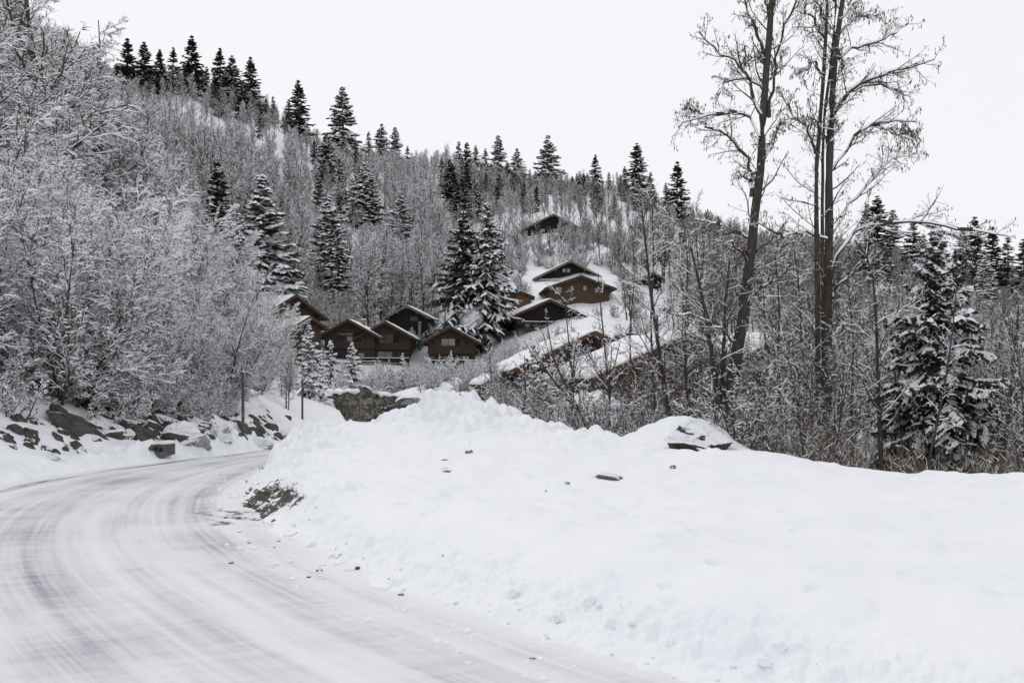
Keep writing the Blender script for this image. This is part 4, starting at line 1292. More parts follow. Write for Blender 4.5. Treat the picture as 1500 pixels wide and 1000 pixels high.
tall_tree('tall_tree',
          [([(1062, 660), (1066, 612), (1073, 560), (1087, 470), (1095, 410), (1104, 332), (1114, 240), (1118, 180), (1122, 100), (1128, 40), (1131, -20), (1137, -130)], .21, .06),
           ([(1056, 650), (1050, 580), (1043, 520), (1034, 460), (1024, 415), (1012, 360)], .11, .03),
           ([(1060, 650), (1058, 570), (1060, 500), (1063, 440), (1068, 380)], .09, .03)],
          [(c5((300, 720), (297, 600), (255, 540), (210, 490), (170, 478), (135, 465)), .07, .02, -.8),
           (c5((332, 500), (300, 430), (230, 410), (110, 430), (60, 440), (30, 470)), .06, .018, -.5),
           (c5((150, 420), (100, 410), (60, 395)), .03, .012, -.3),
           (c5((338, 420), (300, 330), (295, 280), (240, 225), (170, 180), (130, 140), (115, 122)), .07, .02, .5),
           (c5((345, 330), (300, 295), (250, 290), (200, 300), (175, 370)), .05, .015, .9),
           (c5((345, 200), (320, 100), (290, 30), (270, -30)), .06, .02, -.4),
           (c5((366, 430), (375, 300), (398, 180), (430, 90), (468, 0), (490, -60)), .07, .025, -.3),
           (c5((350, 580), (375, 510), (410, 450)), .05, .02, .3),
           (c5((360, 250), (330, 215), (270, 200)), .04, .015, -.6),
           (c5((350, 330), (390, 250), (415, 200)), .04, .015, .6),
           (c5((335, 600), (300, 660), (255, 645)), .045, .018, .4),
           (c5((372, 100), (360, 40), (330, -40)), .05, .02, .3),
           (c5((300, 870), (240, 850), (200, 825), (150, 808), (100, 805)), .05, .018, -.5),
           (c6((330, 120), (300, 60), (250, 10)), .05, .02, -.8),
           (c6((290, 300), (360, 200), (430, 180), (500, 100)), .05, .015, -1),
           (c6((270, 420), (200, 360), (100, 310), (0, 305)), .05, .02, -1)],
          'tall bare tree with leaning trunk that splits near the ground, left of the tall pair', TY, ground(1064, TY))

tall_tree('tall_tree',
          [([(1207, 715), (1209, 640), (1213, 520), (1212, 420), (1214, 320), (1216, 248), (1217, 180), (1220, 120), (1224, 72), (1232, 24), (1238, -20), (1250, -130)], .175, .055),
           ([(1200, 715), (1199, 600), (1198, 480), (1196, 360), (1194, 260), (1199, 208), (1205, 132), (1209, 60), (1212, 0), (1214, -110)], .10, .04),
           ([(1206, 700), (1207, 560), (1205, 400), (1204, 240), (1208, 160), (1222, 60), (1226, -60)], .075, .03)],
          [(c5((605, 412), (660, 330), (740, 290), (830, 255), (900, 240), (965, 235)), .075, .018, -.5),
           (c5((660, 332), (740, 310), (800, 315), (850, 350), (890, 355)), .045, .015, -.6),
           (c5((622, 215), (680, 170), (770, 155), (840, 110), (880, 98)), .06, .018, .5),
           (c5((600, 622), (660, 530), (720, 455), (800, 445), (893, 445)), .055, .02, -.4),
           (c5((740, 455), (820, 490), (900, 522)), .035, .012, -.4),
           (c5((850, 495), (895, 478)), .02, .01, -.1),
           (c5((630, 795), (700, 700), (780, 620), (850, 565), (892, 550)), .05, .015, .5),
           (c5((535, 565), (510, 480), (450, 410), (405, 352)), .06, .02, .4),
           (c5((640, 60), (680, 10), (720, -40)), .045, .02, .2),
           (c5((570, 275), (525, 230), (480, 292)), .045, .012, -.5),
           (c5((590, 520), (620, 470), (590, 380)), .03, .012, .4),
           (c5((575, 150), (540, 90), (500, 40), (480, -30)), .05, .02, -.4),
           (c5((615, 160), (560, 80), (545, 0)), .05, .02, .5),
           (c5((590, 560), (560, 480), (520, 430), (510, 370)), .045, .015, -.5),
           (c5((625, 120), (690, 60), (760, 60)), .04, .015, .6),
           (c5((598, 330), (640, 250), (620, 180)), .04, .015, -.4),
           ([(1212, 420), (1226, 372), (1242, 342), (1272, 327), (1324, 320), (1368, 329), (1412, 337), (1456, 344), (1474, 345)], .075, .02, -1.2),
           ([(1324, 321), (1360, 330), (1400, 345), (1440, 347)], .035, .012, -.2),
           ([(1212, 350), (1180, 340), (1140, 345), (1110, 325)], .05, .015, -.9),
           (c6((640, 300), (680, 200), (760, 120), (830, 60)), .05, .02, -.8),
           (c6((630, 560), (600, 520), (560, 420), (480, 330)), .05, .015, -.7),
           (c6((650, 420), (720, 330), (800, 340)), .04, .015, .6),
           (c6((630, 770), (740, 730), (830, 705)), .04, .015, -.7),
           (c6((620, 650), (560, 600), (480, 480), (380, 320)), .045, .015, -1)],
          'tall bare tree of straight close-set trunks, right one of the tall pair', TY, ground(1208, TY))

# slimmer trees around them, each read off the photograph
SLIM = [([(1293, 715), (1289, 640), (1286, 560), (1284, 480), (1279, 400), (1268, 368), (1252, 352)], .085, 29, 'slim curved bare trunk between the tall pair and the snowy spruce'),
        ([(985, 640), (972, 560), (962, 490), (952, 420), (945, 350), (938, 290)], .10, 36, 'slim leaning bare tree over the snow-capped boulder, left of the tall pair'),
        ([(960, 620), (956, 540), (953, 470), (958, 380), (955, 300)], .07, 42, 'thin straight bare tree behind the slim leaning one'),
        ([(1011, 640), (1004, 560), (1004, 470), (1008, 380), (1000, 320)], .06, 38, 'thin bare tree just left of the splitting trunk'),
        ([(1147, 700), (1143, 620), (1140, 540), (1142, 450), (1135, 370)], .08, 34, 'thin bare tree midway between the tall pair'),
        ([(1352, 720), (1368, 640), (1385, 560), (1396, 480), (1402, 410)], .045, 27, 'thin bare stem crossing in front of the near snowy spruce'),
        ([(1462, 720), (1475, 620), (1484, 540), (1492, 450)], .09, 27, 'slim bare tree near the right edge of the picture'),
        ([(1440, 720), (1470, 640), (1492, 590), (1512, 520)], .07, 28, 'leaning bare stem crossing the slim tree at the right edge'),
        ([(865, 640), (848, 600), (832, 570), (812, 530), (800, 470)], .055, 31, 'forked sapling with snow on its stems behind the snow heap'),
        ([(893, 640), (893, 580), (887, 520), (880, 450), (876, 400)], .05, 33, 'thin upright sapling right of the forked sapling'),
        ([(838, 640), (840, 560), (832, 490), (826, 420)], .05, 35, 'thin sapling among the forked stems before the orange gable'),
        ([(762, 630), (770, 580), (768, 520)], .04, 32, 'small bare sapling beside the dark young fir'),
        ([(1095, 690), (1112, 600), (1122, 520), (1118, 420)], .07, 40, 'thin bare tree right of the splitting trunk'),
        ([(1322, 710), (1318, 620), (1310, 540), (1305, 470)], .06, 33, 'thin bare tree left of the near snowy spruce'),
        ([(1250, 705), (1247, 600), (1250, 500), (1243, 420)], .06, 36, 'thin bare tree right of the close-set trunks'),
        ([(1172, 700), (1168, 600), (1174, 500), (1170, 410), (1160, 350)], .07, 37, 'thin bare tree left of the close-set trunks'),
        ([(915, 630), (925, 560), (922, 490), (930, 400), (925, 330)], .06, 48, 'thin bare tree in front of the brown shed'),
        ([(1035, 620), (1026, 540), (1030, 460), (1022, 380), (1015, 300)], .07, 46, 'thin tall bare tree behind the splitting trunk'),
        ([(800, 630), (812, 575), (805, 520), (790, 470)], .05, 40, 'bare sapling left of the forked sapling')]
for pts, r0, Y, lab in SLIM:
    t = Acc(); c = Acc()
    P, R = limb(pts, r0, r0 * .25, Y, 14, 0, .1)
    g = P[0, 0].copy(); gz = tz(g[0], g[1]); P[0, 0, 2] = min(P[0, 0, 2], gz - .1); g[2] = gz
    P = P - g
    round_tubes(t, P, R, 8, 0, lump=.15)
    if 'forked' in lab:
        F1, FR1 = grow(P, R, 4, .08, .4, 2.2, 28, 8, .4, .06, .75, .06, .014, lent=.1)
        round_tubes(t, F1, FR1, 6, 0)
        P = np.concatenate([path_rs(P, 8), F1]); R = np.concatenate([R_rs(R, 8), FR1])
    L1, R1 = grow(P, R, (20 if pts[0][0] > 930 else 9) if len(P) == 1 else 7, .2, 1, np.clip(lens(P) * .22, .7, 1.7) * (.55 if pts[0][0] > 1300 else 1), 46, 6, .2, .14, .45, .03, .009, lent=.4)
    twig_tubes(c, L1, R1, .03, .85, 0)
    L2, R2 = grow(L1, R1, 9 if pts[0][0] > 930 else 6, .15, 1, lens(L1) * .42, 44, 4, .1, .18, .65, .012, .006, flat=.3)
    twig_tubes(c, L2, R2, .022, .75, 2)
    L3, R3 = grow(L2, R2, 4, .2, 1, lens(L2) * .5, 42, 3, 0, .2, .8, .008, .0045, flat=.3)
    twig_tubes(c, L3, R3, .016, .6, 2)
    two_part('slim_tree', (t.mesh('slim_trunk', [M_BARK]), c.mesh('slim_crown', [M_BARK, M_TWIGSNOW, M_TWIGDARK])), lab, 'bare tree', g, 0, 1)

# thicket behind the crest: bare saplings and bushes, less snow on them
TH = [alder_bush(h, n, 16, None, .013, .3, 13, 7, 4, .03, 1.0, M_TWIGDARK) for h, n in ((5, 4), (6, 3), (4.5, 5))]
TB = [alder_bush(h, n, 38, None, .018, .45, 11, 8, 4, .018, 1.0, M_TWIGDARK) for h, n in ((2.2, 9), (2.6, 8), (2.0, 10))]
thp, tbp = [], []
tp = []
for _ in range(2500):
    Y = math.exp(rng.uniform(math.log(23.5), math.log(75))); px = rng.uniform(735, 1570)
    X = (px - 750) / F * Y
    if px < 1050 and Y < 30: continue
    if any((X - a) ** 2 + (Y - b) ** 2 < (1.5 if Y < 40 else 2.6) ** 2 for a, b, _ in tp): continue
    if any((X - a) ** 2 + (Y - b) ** 2 < (r * .8) ** 2 for a, b, r in CHAL): continue
    if abs(X - 3.75) < 2.8 and 38 < Y < 45: continue
    if abs(px - 1372) < 125 and Y < 34 and rng.random() < 1: continue
    if px < 1000 and Y > 44 and rng.random() < .5: continue
    if px > 1180 and Y < 40 and rng.random() < .35: continue
    tp.append((X, Y, px))
print('thicket', len(tp))


def thicket_label(px, Y, kind):
    k = 'bare sapling clump' if kind else 'low bare bush flecked with snow'
    kk = 'saplings' if kind else 'bushes'
    for lim, where in ((900, 'behind the snow heap before the orange gable'), (1060, 'left of the splitting tall trunk'), (1200, 'between the two tall bare trees'), (1310, 'between the close-set trunks and the near snowy spruce'), (1700, 'right of the near snowy spruce')):
        if px < lim: return f'{k} {where}', f'{kk} {where}'


TLX = [700, 760, 900, 960, 1060, 1150, 1300, 1500]; TLY = [575, 550, 530, 480, 430, 420, 430, 420]
for q_, (X, Y, px) in enumerate(tp):
    kind = (q_ % 5 != 0) if Y > 38 else (q_ % 3 == 0)
    if px < 900 and Y < 40: kind = False
    V_, Pp = (TH, thp) if kind else (TB, tbp)
    v = q_ % 3; s = rng.uniform(.75, 1.15) * (1.25 if kind and px > 1000 else 1)
    lab, grp = thicket_label(px, Y, kind)
    z0 = tz(X, Y) - .05
    hh = max(v_.co.z for v_ in V_[v][1].vertices) * s
    lim = np.interp(px, TLX, TLY) + rng.normal() * 18
    s *= float(np.clip((HOR - (z0 - EYE) * F / Y - lim) * Y / F / hh, .25, 1.0))
    nm = 'bare_sapling' if kind else 'bare_bush'
    have = [p for p in Pp if p.get('v') == v]
    if not have:
        o = two_part(nm, V_[v], lab, 'sapling' if kind else 'bush', (X, Y, z0), rng.random() * 6, s, grp, ('stems', 'crown')); o['v'] = v; Pp.append(o)
    else:
        dup(have[0], (X, Y, z0), rng.random() * 6, s, lab, grp)
for p in thp + tbp: del p['v']

# dry stems along the foot of the thicket
n = 2700
px = np.concatenate([rng.uniform(1055, 1700, n), rng.uniform(770, 1060, 260)]); Y = np.concatenate([rng.uniform(21.5, 30, n), rng.uniform(26, 32, 260)]); X = (px - 750) / F * Y
ok = ~((np.abs(px - 1040) < 55) & (Y < 24)) & (fbm(X * .8, Y * .8, 2) > -.1)
X, Y = X[ok], Y[ok]; Z = terrain(X, Y); n = len(X)
P = np.zeros((n, 4, 3)); P[:, 0] = np.stack([X, Y, Z - .05], 1)
d = nrm(np.stack([rng.normal(size=n) * .16, rng.normal(size=n) * .16, np.ones(n)], 1)); L = .3 + 1.25 * rng.random(n) ** 2.2
for i in range(1, 4):
    d = nrm(d + rng.normal(size=(n, 3)) * .09); P[:, i] = P[:, i - 1] + d * (L / 3)[:, None]
R = np.full((n, 1), .0065) * np.array((1.1, .9, .7, .35))[None] * (.7 + .7 * rng.random((n, 1)))
a = Acc(); round_tubes(a, P, R, 3, 0)
S1, SR = grow(P, R, 2, .4, .95, .3, 40, 3, .2, .15, .8, 1, .003)
twig_tubes(a, S1, SR, .012, .35, 0)
tag(link('dry_grass', a.mesh('dry_grass', [M_GRASS, M_TWIGSNOW])), 'dry brown weed stems along the edge of the snow field', 'dry weeds', kind='stuff')


# ------------------------------------------------------------------ chalets
def chalet(label, px, py, Y, half, pitch, depth, yaw, wood, ov=1.0, ovf=1.3, trim=None, windows=(), shutters=(), vents=(), balcony=None, chimney=None, snow=.13, floor=None, plinth=None, lower=None, name='chalet', base=None, posts=()):
    """gable end faces the viewer along local -Y; the ridge tip stands at the given picture point; window = (x, below ridge, w, h)"""
    trim = trim or M_TRIM
    apex = at(px, py, Y)
    ca, sa = math.cos(yaw), math.sin(yaw)
    ox, oy = -(-ovf) * -sa, -(-ovf) * ca          # front wall lies behind the ridge tip
    X0, Y0 = apex[0] - sa * ovf * 1.0, apex[1] + ca * ovf
    zs = [tz(X0 + ca * a - sa * b, Y0 + sa * a + ca * b) for a in (-half + ov, half - ov) for b in (0, depth)]
    zb = (min(zs[0], zs[2]) if base is None else base) - .1
    H = apex[2] - zb
    o = thing(name, label, 'chalet' if name == 'chalet' else name.replace('_', ' '), (X0, Y0, zb), yaw, 'chalets of the hamlet')
    W = half - ov
    rt = .2
    hr = H - rt                                     # underside of roof at ridge
    he = hr - W * pitch
    lo = min(min(zs) - zb - 1.0, -1.5)
    fl = H - floor if floor else None
    a = Acc()
    z0 = fl if fl else lo
    a.prism([(-W, z0), (W, z0), (W, he), (0, hr), (-W, he)], 0, depth)
    link('wall', a.mesh('wall', [wood]), o)
    if fl:
        a = Acc(); a.box(-W + .15, W - .15, .35, depth - .1, lo, fl + .02); link('lower_wall', a.mesh('lower_wall', [lower or wood]), o)
    if plinth:
        a = Acc(); a.box(-W - .06, W + .06, -.06, depth, lo, H - plinth); link('plinth', a.mesh('plinth', [M_PLASTER]), o)
    # roof: two slabs, snow on each
    rf = link('roof', None, o) if False else None
    a = Acc(); y0, y1 = -ovf, depth + ovf
    for s in (-1, 1):
        e = s * half; ze = H - half * pitch
        a.prism([(0, H - rt), (0, H), (e, ze), (e, ze - rt)] if s > 0 else [(0, H), (0, H - rt), (e, ze - rt), (e, ze)], y0, y1)
    rf = link('roof', a.mesh('roof', [M_ROOF]), o)
    a = Acc()
    nx, ny = 26, 16
    xs = np.linspace(-half + .06, half - .06, nx); ys = np.linspace(y0 + .07, y1 - .07, ny)
    XX, YY = np.meshgrid(xs, ys)
    edge = np.minimum(1, np.minimum(np.minimum(XX - xs[0], xs[-1] - XX) / .3, np.minimum(YY - ys[0], ys[-1] - YY) / .3) + .45)
    bot = H - np.abs(XX) * pitch + .003
    top = bot + snow * edge * (1 + .5 * fbm(XX * .8 + px, YY * .8, 3)) + .02
    V = np.concatenate([np.stack([XX, YY, top], -1).reshape(-1, 3), np.stack([XX, YY, bot], -1).reshape(-1, 3)])
    i = np.arange(ny - 1)[:, None] * nx + np.arange(nx - 1)[None]
    Q1 = np.stack([i, i + 1, i + nx + 1, i + nx], -1).reshape(-1, 4); n0 = nx * ny
    Q2 = Q1[:, ::-1] + n0
    ring = list(range(nx)) + [r * nx + nx - 1 for r in range(1, ny)] + list(range(ny * nx - 2, (ny - 1) * nx - 1, -1)) + [r * nx for r in range(ny - 2, 0, -1)]
    Q3 = np.array([(ring[j], ring[j - 1], ring[j - 1] + n0, ring[j] + n0) for j in range(len(ring))])
    a.add(V, np.concatenate([Q1, Q2, Q3]), 0, False)
    link('roof_snow', a.mesh('roof_snow', [M_SNOW]), rf)
    for s in (-1, 1):
        a = Acc(); e = s * (half + .03)
        pr = [(0, H + .05), (0, H - .32), (e, H - .32 - half * pitch), (e, H + .05 - half * pitch)]
        a.prism(pr if s < 0 else pr[::-1], y0 - .07, y0 - .004); link('bargeboard', a.mesh('bargeboard', [trim]), rf)
    for xx in (0, -W * .5, W * .5, -W, W):
        a = Acc(); zz = H - rt - abs(xx) * pitch - .03
        a.box(xx - .11, xx + .11, y0 + .12, .02, zz - .28, zz - abs(.11 * pitch)); link('roof_beam', a.mesh('roof_beam', [trim]), o)
    for (wx, dz, ww, wh) in windows:
        zc = H - dz; yb = .35 if fl and zc < fl else 0
        a = Acc(); f = .09
        x0, x1, zl, zh = wx - ww / 2, wx + ww / 2, zc - wh / 2, zc + wh / 2
        a.box(x0 - f, x0, yb - .07, yb + .05, zl - f, zh + f); a.box(x1, x1 + f, yb - .07, yb + .05, zl - f, zh + f)
        a.box(x0, x1, yb - .068, yb + .05, zh, zh + f); a.box(x0, x1, yb - .068, yb + .05, zl - f, zl)
        if ww > 1.0: a.box(wx - .035, wx + .035, yb - .06, yb + .05, zl, zh)
        w = link('window', a.mesh('window', [M_FRAME]), o)
        a = Acc(); a.box(x0, x1, yb - .03, yb + .04, zl, zh); link('pane', a.mesh('pane', [M_GLASS]), w)
    for (wx, dz, ww, wh) in shutters:
        zc = H - dz; yb = .35 if fl and zc < fl else 0
        a = Acc(); a.box(wx - ww / 2, wx + ww / 2, yb - .055, yb + .02, zc - wh / 2, zc + wh / 2)
        for zz in (-.35, .35): a.box(wx - ww / 2, wx + ww / 2, yb - .08, yb - .05, zc + zz * wh - .05, zc + zz * wh + .05)
        link('shutter', a.mesh('shutter', [M_WOOD_BLACK]), o)
    for (wx, dz, s) in vents:
        a = Acc(); zc = H - dz; a.box(wx - s / 2, wx + s / 2, -.02, .05, zc - s / 2, zc + s / 2); link('vent', a.mesh('vent', [M_DARK]), o)
    if balcony:
        bx0, bx1, dz, out = balcony
        b = link('balcony', None, o) if False else None
        a = Acc(); zz = H - dz; a.box(bx0, bx1, -out, .3, zz - .18, zz)
        b = link('balcony', a.mesh('balcony', [trim]), o)
        a = Acc(); n = max(int((bx1 - bx0) / .16), 4)
        for xx in np.linspace(bx0 + .05, bx1 - .05, n): a.box(xx - .04, xx + .04, -out + .02, -out + .06, zz + .0, zz + .92)
        a.box(bx0, bx1, -out - .02, -out + .1, zz + .92, zz + 1.02); a.box(bx0, bx1, -out, -out + .08, zz + .12, zz + .2)
        link('railing', a.mesh('railing', [M_WOOD_BLACK]), b)
        a = Acc(); a.box(bx0 + .02, bx1 - .02, -out - .03, -out + .11, zz + 1.022, zz + 1.10); link('railing_snow', a.mesh('railing_snow', [M_SNOW]), b)
        for xx in (bx0 + .15, bx1 - .15):
            a = Acc(); a.box(xx - .1, xx + .1, -out + .1, -out + .3, lo, zz - .18); link('post', a.mesh('post', [trim]), o)
    if chimney:
        cx_, cy_, cw, ch, cm = chimney
        zc = H - abs(cx_) * pitch
        a = Acc(); a.box(cx_ - cw / 2, cx_ + cw / 2, cy_ - cw / 2, cy_ + cw / 2, zc - .6, zc + ch); c = link('chimney', a.mesh('chimney', [cm]), rf)
        a = Acc(); a.box(cx_ - cw * .65, cx_ + cw * .65, cy_ - cw * .65, cy_ + cw * .65, zc + ch + .002, zc + ch + .14); link('chimney_cap', a.mesh('chimney_cap', [M_SNOW]), c)
    return o, H


m140 = 140 / F
# lower row, left to right
chalet('large dark chalet standing furthest left, its snowy roof side turned to the road', 434, 431, 130, 5.2, .58, 11, math.radians(48), M_WOOD_DARK, 1.1, 1.4, windows=((-1.2, 3.6, 1.2, 1.1), (1.6, 3.6, 1.0, 1.1), (-1.0, 6.3, 1.6, 1.2), (1.6, 6.3, 1.2, 1.2)), balcony=(-3.8, 3.8, 7.4, 1.3), base=tz(-29, 132) - 1.5)
chalet('low dark gabled annexe tucked between the leftmost chalet and its neighbour', 455, 463, 127, 2.6, .58, 5, math.radians(40), M_WOOD_DARK, .6, .9, windows=((0, 2.2, .9, .9),), snow=.15, base=tz(-25, 128))
chalet('dark chalet with wide upper window, second from left in the lower row', 510, 467, 138, 4.5, .56, 9, 0, M_WOOD_DARK, 1.0, 1.3,
       windows=((-.6, 2.5, 2.0, 1.1), (-.9, 5.3, 1.8, 1.2), (1.6, 5.2, .8, 1.0)), shutters=((1.1, 2.5, 1.0, 1.15),), vents=((2.2, 2.45, .36),), balcony=(-3.4, 3.6, 6.9, 1.4), floor=4.1, chimney=(1.2, 5, .5, .9, M_METAL))
chalet('dark chalet with wide upper window, third from left and behind the stone wall', 564, 470, 139, 4.3, .56, 9, 0, M_WOOD_DARK, 1.0, 1.3,
       windows=((.0, 2.4, 1.9, 1.1), (-.2, 5.0, 2.0, 1.5), (2.2, 5.0, .7, .9)), shutters=((1.4, 2.4, .8, 1.15),), vents=((2.2, 2.4, .36),), balcony=(-3.2, 3.4, 6.2, 1.4), floor=4.0, plinth=7.0)
chalet('near-black tall chalet with small shuttered window, standing behind the lower row', 596, 447, 151, 3.6, .52, 8, math.radians(-4), M_WOOD_BLACK, .7, 1.0, M_TRIM_GREY,
       windows=((.65, 2.0, .5, .6), (1.2, 2.0, .5, .6)), snow=.16, base=tz(-16, 152) - .5)
chalet('dark brown chalet with low left eave, rightmost of the lower row', 660, 477, 135, 4.1, .56, 9, 0, M_WOOD_DARK, .9, 1.3,
       windows=((-.4, 2.2, 1.8, .9), (-2.6, 4.6, .8, .9), (-.8, 4.6, 1.0, 1.1), (1.6, 4.6, 1.6, 1.0)), shutters=((.9, 2.2, .6, 1.0),), vents=((2.1, 2.2, .32), (-2.4, 2.2, .3)), balcony=(-3.4, 3.6, 5.7, 1.4), floor=3.8, plinth=6.3, chimney=(1.0, 4, .45, .8, M_METAL))
# up the hill
chalet('dark broad chalet standing topmost on the hill, with a pale chimney', 811, 313, 198, 6.4, .50, 9, math.radians(6), M_WOOD_BLACK, 1.3, 1.4, M_TRIM_GREY, snow=.10, windows=((-2, 3.2, .8, .6),), chimney=(-4.4, 2.5, 1.0, 1.1, M_PLASTER), base=tz(7, 199) - .3)
chalet('black chalet with two small pale upper windows, below the topmost one', 836, 381, 168, 6.3, .50, 10, math.radians(8), M_WOOD_BLACK, 1.3, 1.5, M_TRIM_GREY,
       windows=((-.85, 1.6, .5, .6), (-.1, 1.6, .5, .6), (-2.2, 3.3, 1.4, .8), (.6, 3.2, .8, .8)), balcony=(-5.4, 1.0, 4.4, 1.5), snow=.18)
chalet('light brown wide chalet with four small windows, in front of the black one', 851, 403, 153, 5.6, .36, 10, math.radians(4), M_WOOD_MID, 1.0, 1.3, M_TRIM,
       windows=((-1.2, 1.9, .5, .7), (.8, 1.9, .5, .7), (-3.3, 2.2, .9, .9), (3.0, 2.2, 1.3, .7), (-3.2, 4.0, .8, .6)), snow=.16, plinth=5.2)
chalet('small honey-coloured log hut beside the twin spruces', 763, 426, 151, 2.1, .42, 4, 0, M_WOOD_HONEY, .45, .8, M_TRIM, windows=((0, 1.5, .5, .5),), snow=.12, name='log_hut', plinth=3.0)
chalet('low dark chalet on a cream plastered terrace under the light brown one', 806, 438, 143, 6.0, .44, 9, math.radians(14), M_WOOD_BLACK, 1.0, 1.4, M_TRIM,
       windows=((-3.0, 3.7, .8, .9), (-1.6, 3.9, 1.2, .9)), snow=.25, balcony=(-5.0, 3.5, 4.3, 1.6), plinth=4.5)
chalet('orange-timbered chalet with large gable window and long snowy roof edge', 872, 485, 82, 7.2, .46, 9, math.radians(11), M_WOOD_ORANGE, 1.3, 1.6, M_WOOD_ORANGE,
       windows=((-.7, 1.7, 2.0, .9), (1.6, 2.0, .8, .7), (-2.6, 3.8, 1.4, 1.1), (.2, 3.8, 2.0, 1.1), (3.0, 3.8, 1.0, 1.0)), snow=.32, balcony=(-4.0, 4.5, 4.8, 1.3))
chalet('brown chalet with thick white roof side, right of the orange-timbered one', 1008, 490, 66, 6.8, .43, 9, math.radians(14), M_WOOD_MID, 1.2, 1.5, M_WOOD_ORANGE,
       windows=((-.2, 2.0, 1.4, .9), (-2.2, 3.6, 1.0, .9)), snow=.38)
chalet('snow-roofed brown chalet glimpsed between the two tall bare trees', 1152, 488, 82, 5.6, .52, 9, math.radians(17), M_WOOD_DARK, 1.1, 1.5, M_TRIM, windows=((0, 2.2, 1.2, .9),), snow=.34)
chalet('small brown boarded shed with flat-looking roof behind the orange-timbered chalet', 923, 488, 95, 1.4, .18, 3, math.radians(-8), M_WOOD_ORANGE, .25, .4, M_TRIM, snow=.10, name='shed', base=tz(11.3, 95) - .5)
chalet('tiny dark barn on the open slope right of the chalets', 957, 398, 163, 2.4, .46, 5, math.radians(18), M_WOOD_BLACK, .5, .8, M_TRIM_GREY, snow=.22, name='barn')
chalet('little hut with snow-laden roof right behind the big snow heap', 728, 552, 84, 1.35, .50, 3, math.radians(18), M_WOOD_DARK, .5, .6, M_TRIM, snow=.32, name='hut', base=tz(-1.3, 84) - .6)

# stove pipe standing before the black chalet
g = ground(615, 147)
t = thing('stove_pipe', 'tall grey metal flue pipe in front of the near-black chalet', 'flue pipe', (g[0], g[1], g[2]))
zt = at(615, 473, 147)[2] - g[2]
a = Acc(); P = np.array([[(0, 0, -.3), (0, 0, zt * .5), (0, 0, zt)]], float); round_tubes(a, P, np.full((1, 3), .22), 12, 0); link('pipe', a.mesh('pipe', [M_METAL]), t)
a = Acc(); round_tubes(a, np.array([[(0, 0, zt + .002), (0, 0, zt + .12), (0, 0, zt + .22)]]), np.array([[.3, .28, .05]]), 12, 0); link('cowl', a.mesh('cowl', [M_METAL]), t)


# ------------------------------------------------------------------ retaining walls
def stone_wall(label, pa, pb, ta, tb, ya, yb, thick=.8, capt=.3, nseg=14):
    A = ground(pa, ya); B = ground(pb, yb)
    zta = at(pa, ta, ya)[2]; ztb = at(pb, tb, yb)[2]
    o = thing('stone_wall', label, 'stone wall', (A[0], A[1], A[2]), 0, 'retaining walls below the chalets')
    d = B[:2] - A[:2]; L = np.hypot(*d); ang = math.atan2(d[1], d[0])
    a = Acc(); xs = np.linspace(0, L, nseg)
    prof = [(0, 0)]
    V = []
    r = np.random.default_rng(int(pa))
    tops = np.interp(xs, [0, L], [zta - A[2], ztb - A[2]]) + r.normal(size=nseg) * .05
    for k, x in enumerate(xs):
        lean = .12 * tops[k]
        V += [(x, -lean * .2 + r.normal() * .02, -2.5), (x, .05 + lean * .4, tops[k]), (x, thick, tops[k]), (x, thick, -2.5)]
    V = np.array(V); Q = []
    for k in range(nseg - 1):
        for j in range(4): Q.append((4 * k + j, 4 * k + 4 + j, 4 * k + 4 + (j + 1) % 4, 4 * k + (j + 1) % 4))
    Q += [(0, 1, 2, 3), tuple(4 * (nseg - 1) + j for j in (3, 2, 1, 0))]
    a.add(V, np.array(Q), 0)
    w = link('masonry', a.mesh('masonry', [M_STONES]), o); w.rotation_euler = (0, 0, ang)
    a = Acc()
    P = np.stack([xs, np.full(nseg, thick * .45), tops + .04], 1)[None]
    twx = []
    n = 8
    for k, x in enumerate(xs):
        hgt = capt * (1 + .5 * r.normal() * .5); dro = abs(r.normal()) * .3
        twx.append([(x, -.12, tops[k] - dro * .6), (x, -.14, tops[k] + .12), (x, .15, tops[k] + hgt * .9), (x, thick * .6, tops[k] + hgt), (x, thick + .15, tops[k] + hgt * .5), (x, thick + .1, tops[k] + .01), (x, thick * .5, tops[k] + .01), (x, .02, tops[k] - .02)])
    V = np.array(twx).reshape(-1, 3); Q = rings(1, nseg, 8).reshape(-1, 4)
    Q = np.concatenate([Q, [(0, 1, 2, 3), (0, 3, 4, 7), (7, 4, 5, 6)], np.array([(3, 2, 1, 0), (7, 4, 3, 0), (6, 5, 4, 7)]) + 8 * (nseg - 1)])
    a.add(V, Q, 0, True)
    c = link('snow_cap', a.mesh('snow_cap', [M_SNOW]), o); c.rotation_euler = (0, 0, ang)
    o['kind'] = 'thing'
    return o


stone_wall('long grey stone retaining wall with hanging snow, left one behind the road', 478, 536, 575, 574, 96, 91)
stone_wall('short taller stone pier ending the long retaining wall', 530, 545, 565, 569, 90.6, 90.9, 1.6, .12, 6)
stone_wall('receding stone retaining wall with snow on top, behind the parked car', 552, 606, 577, 583, 95, 102)

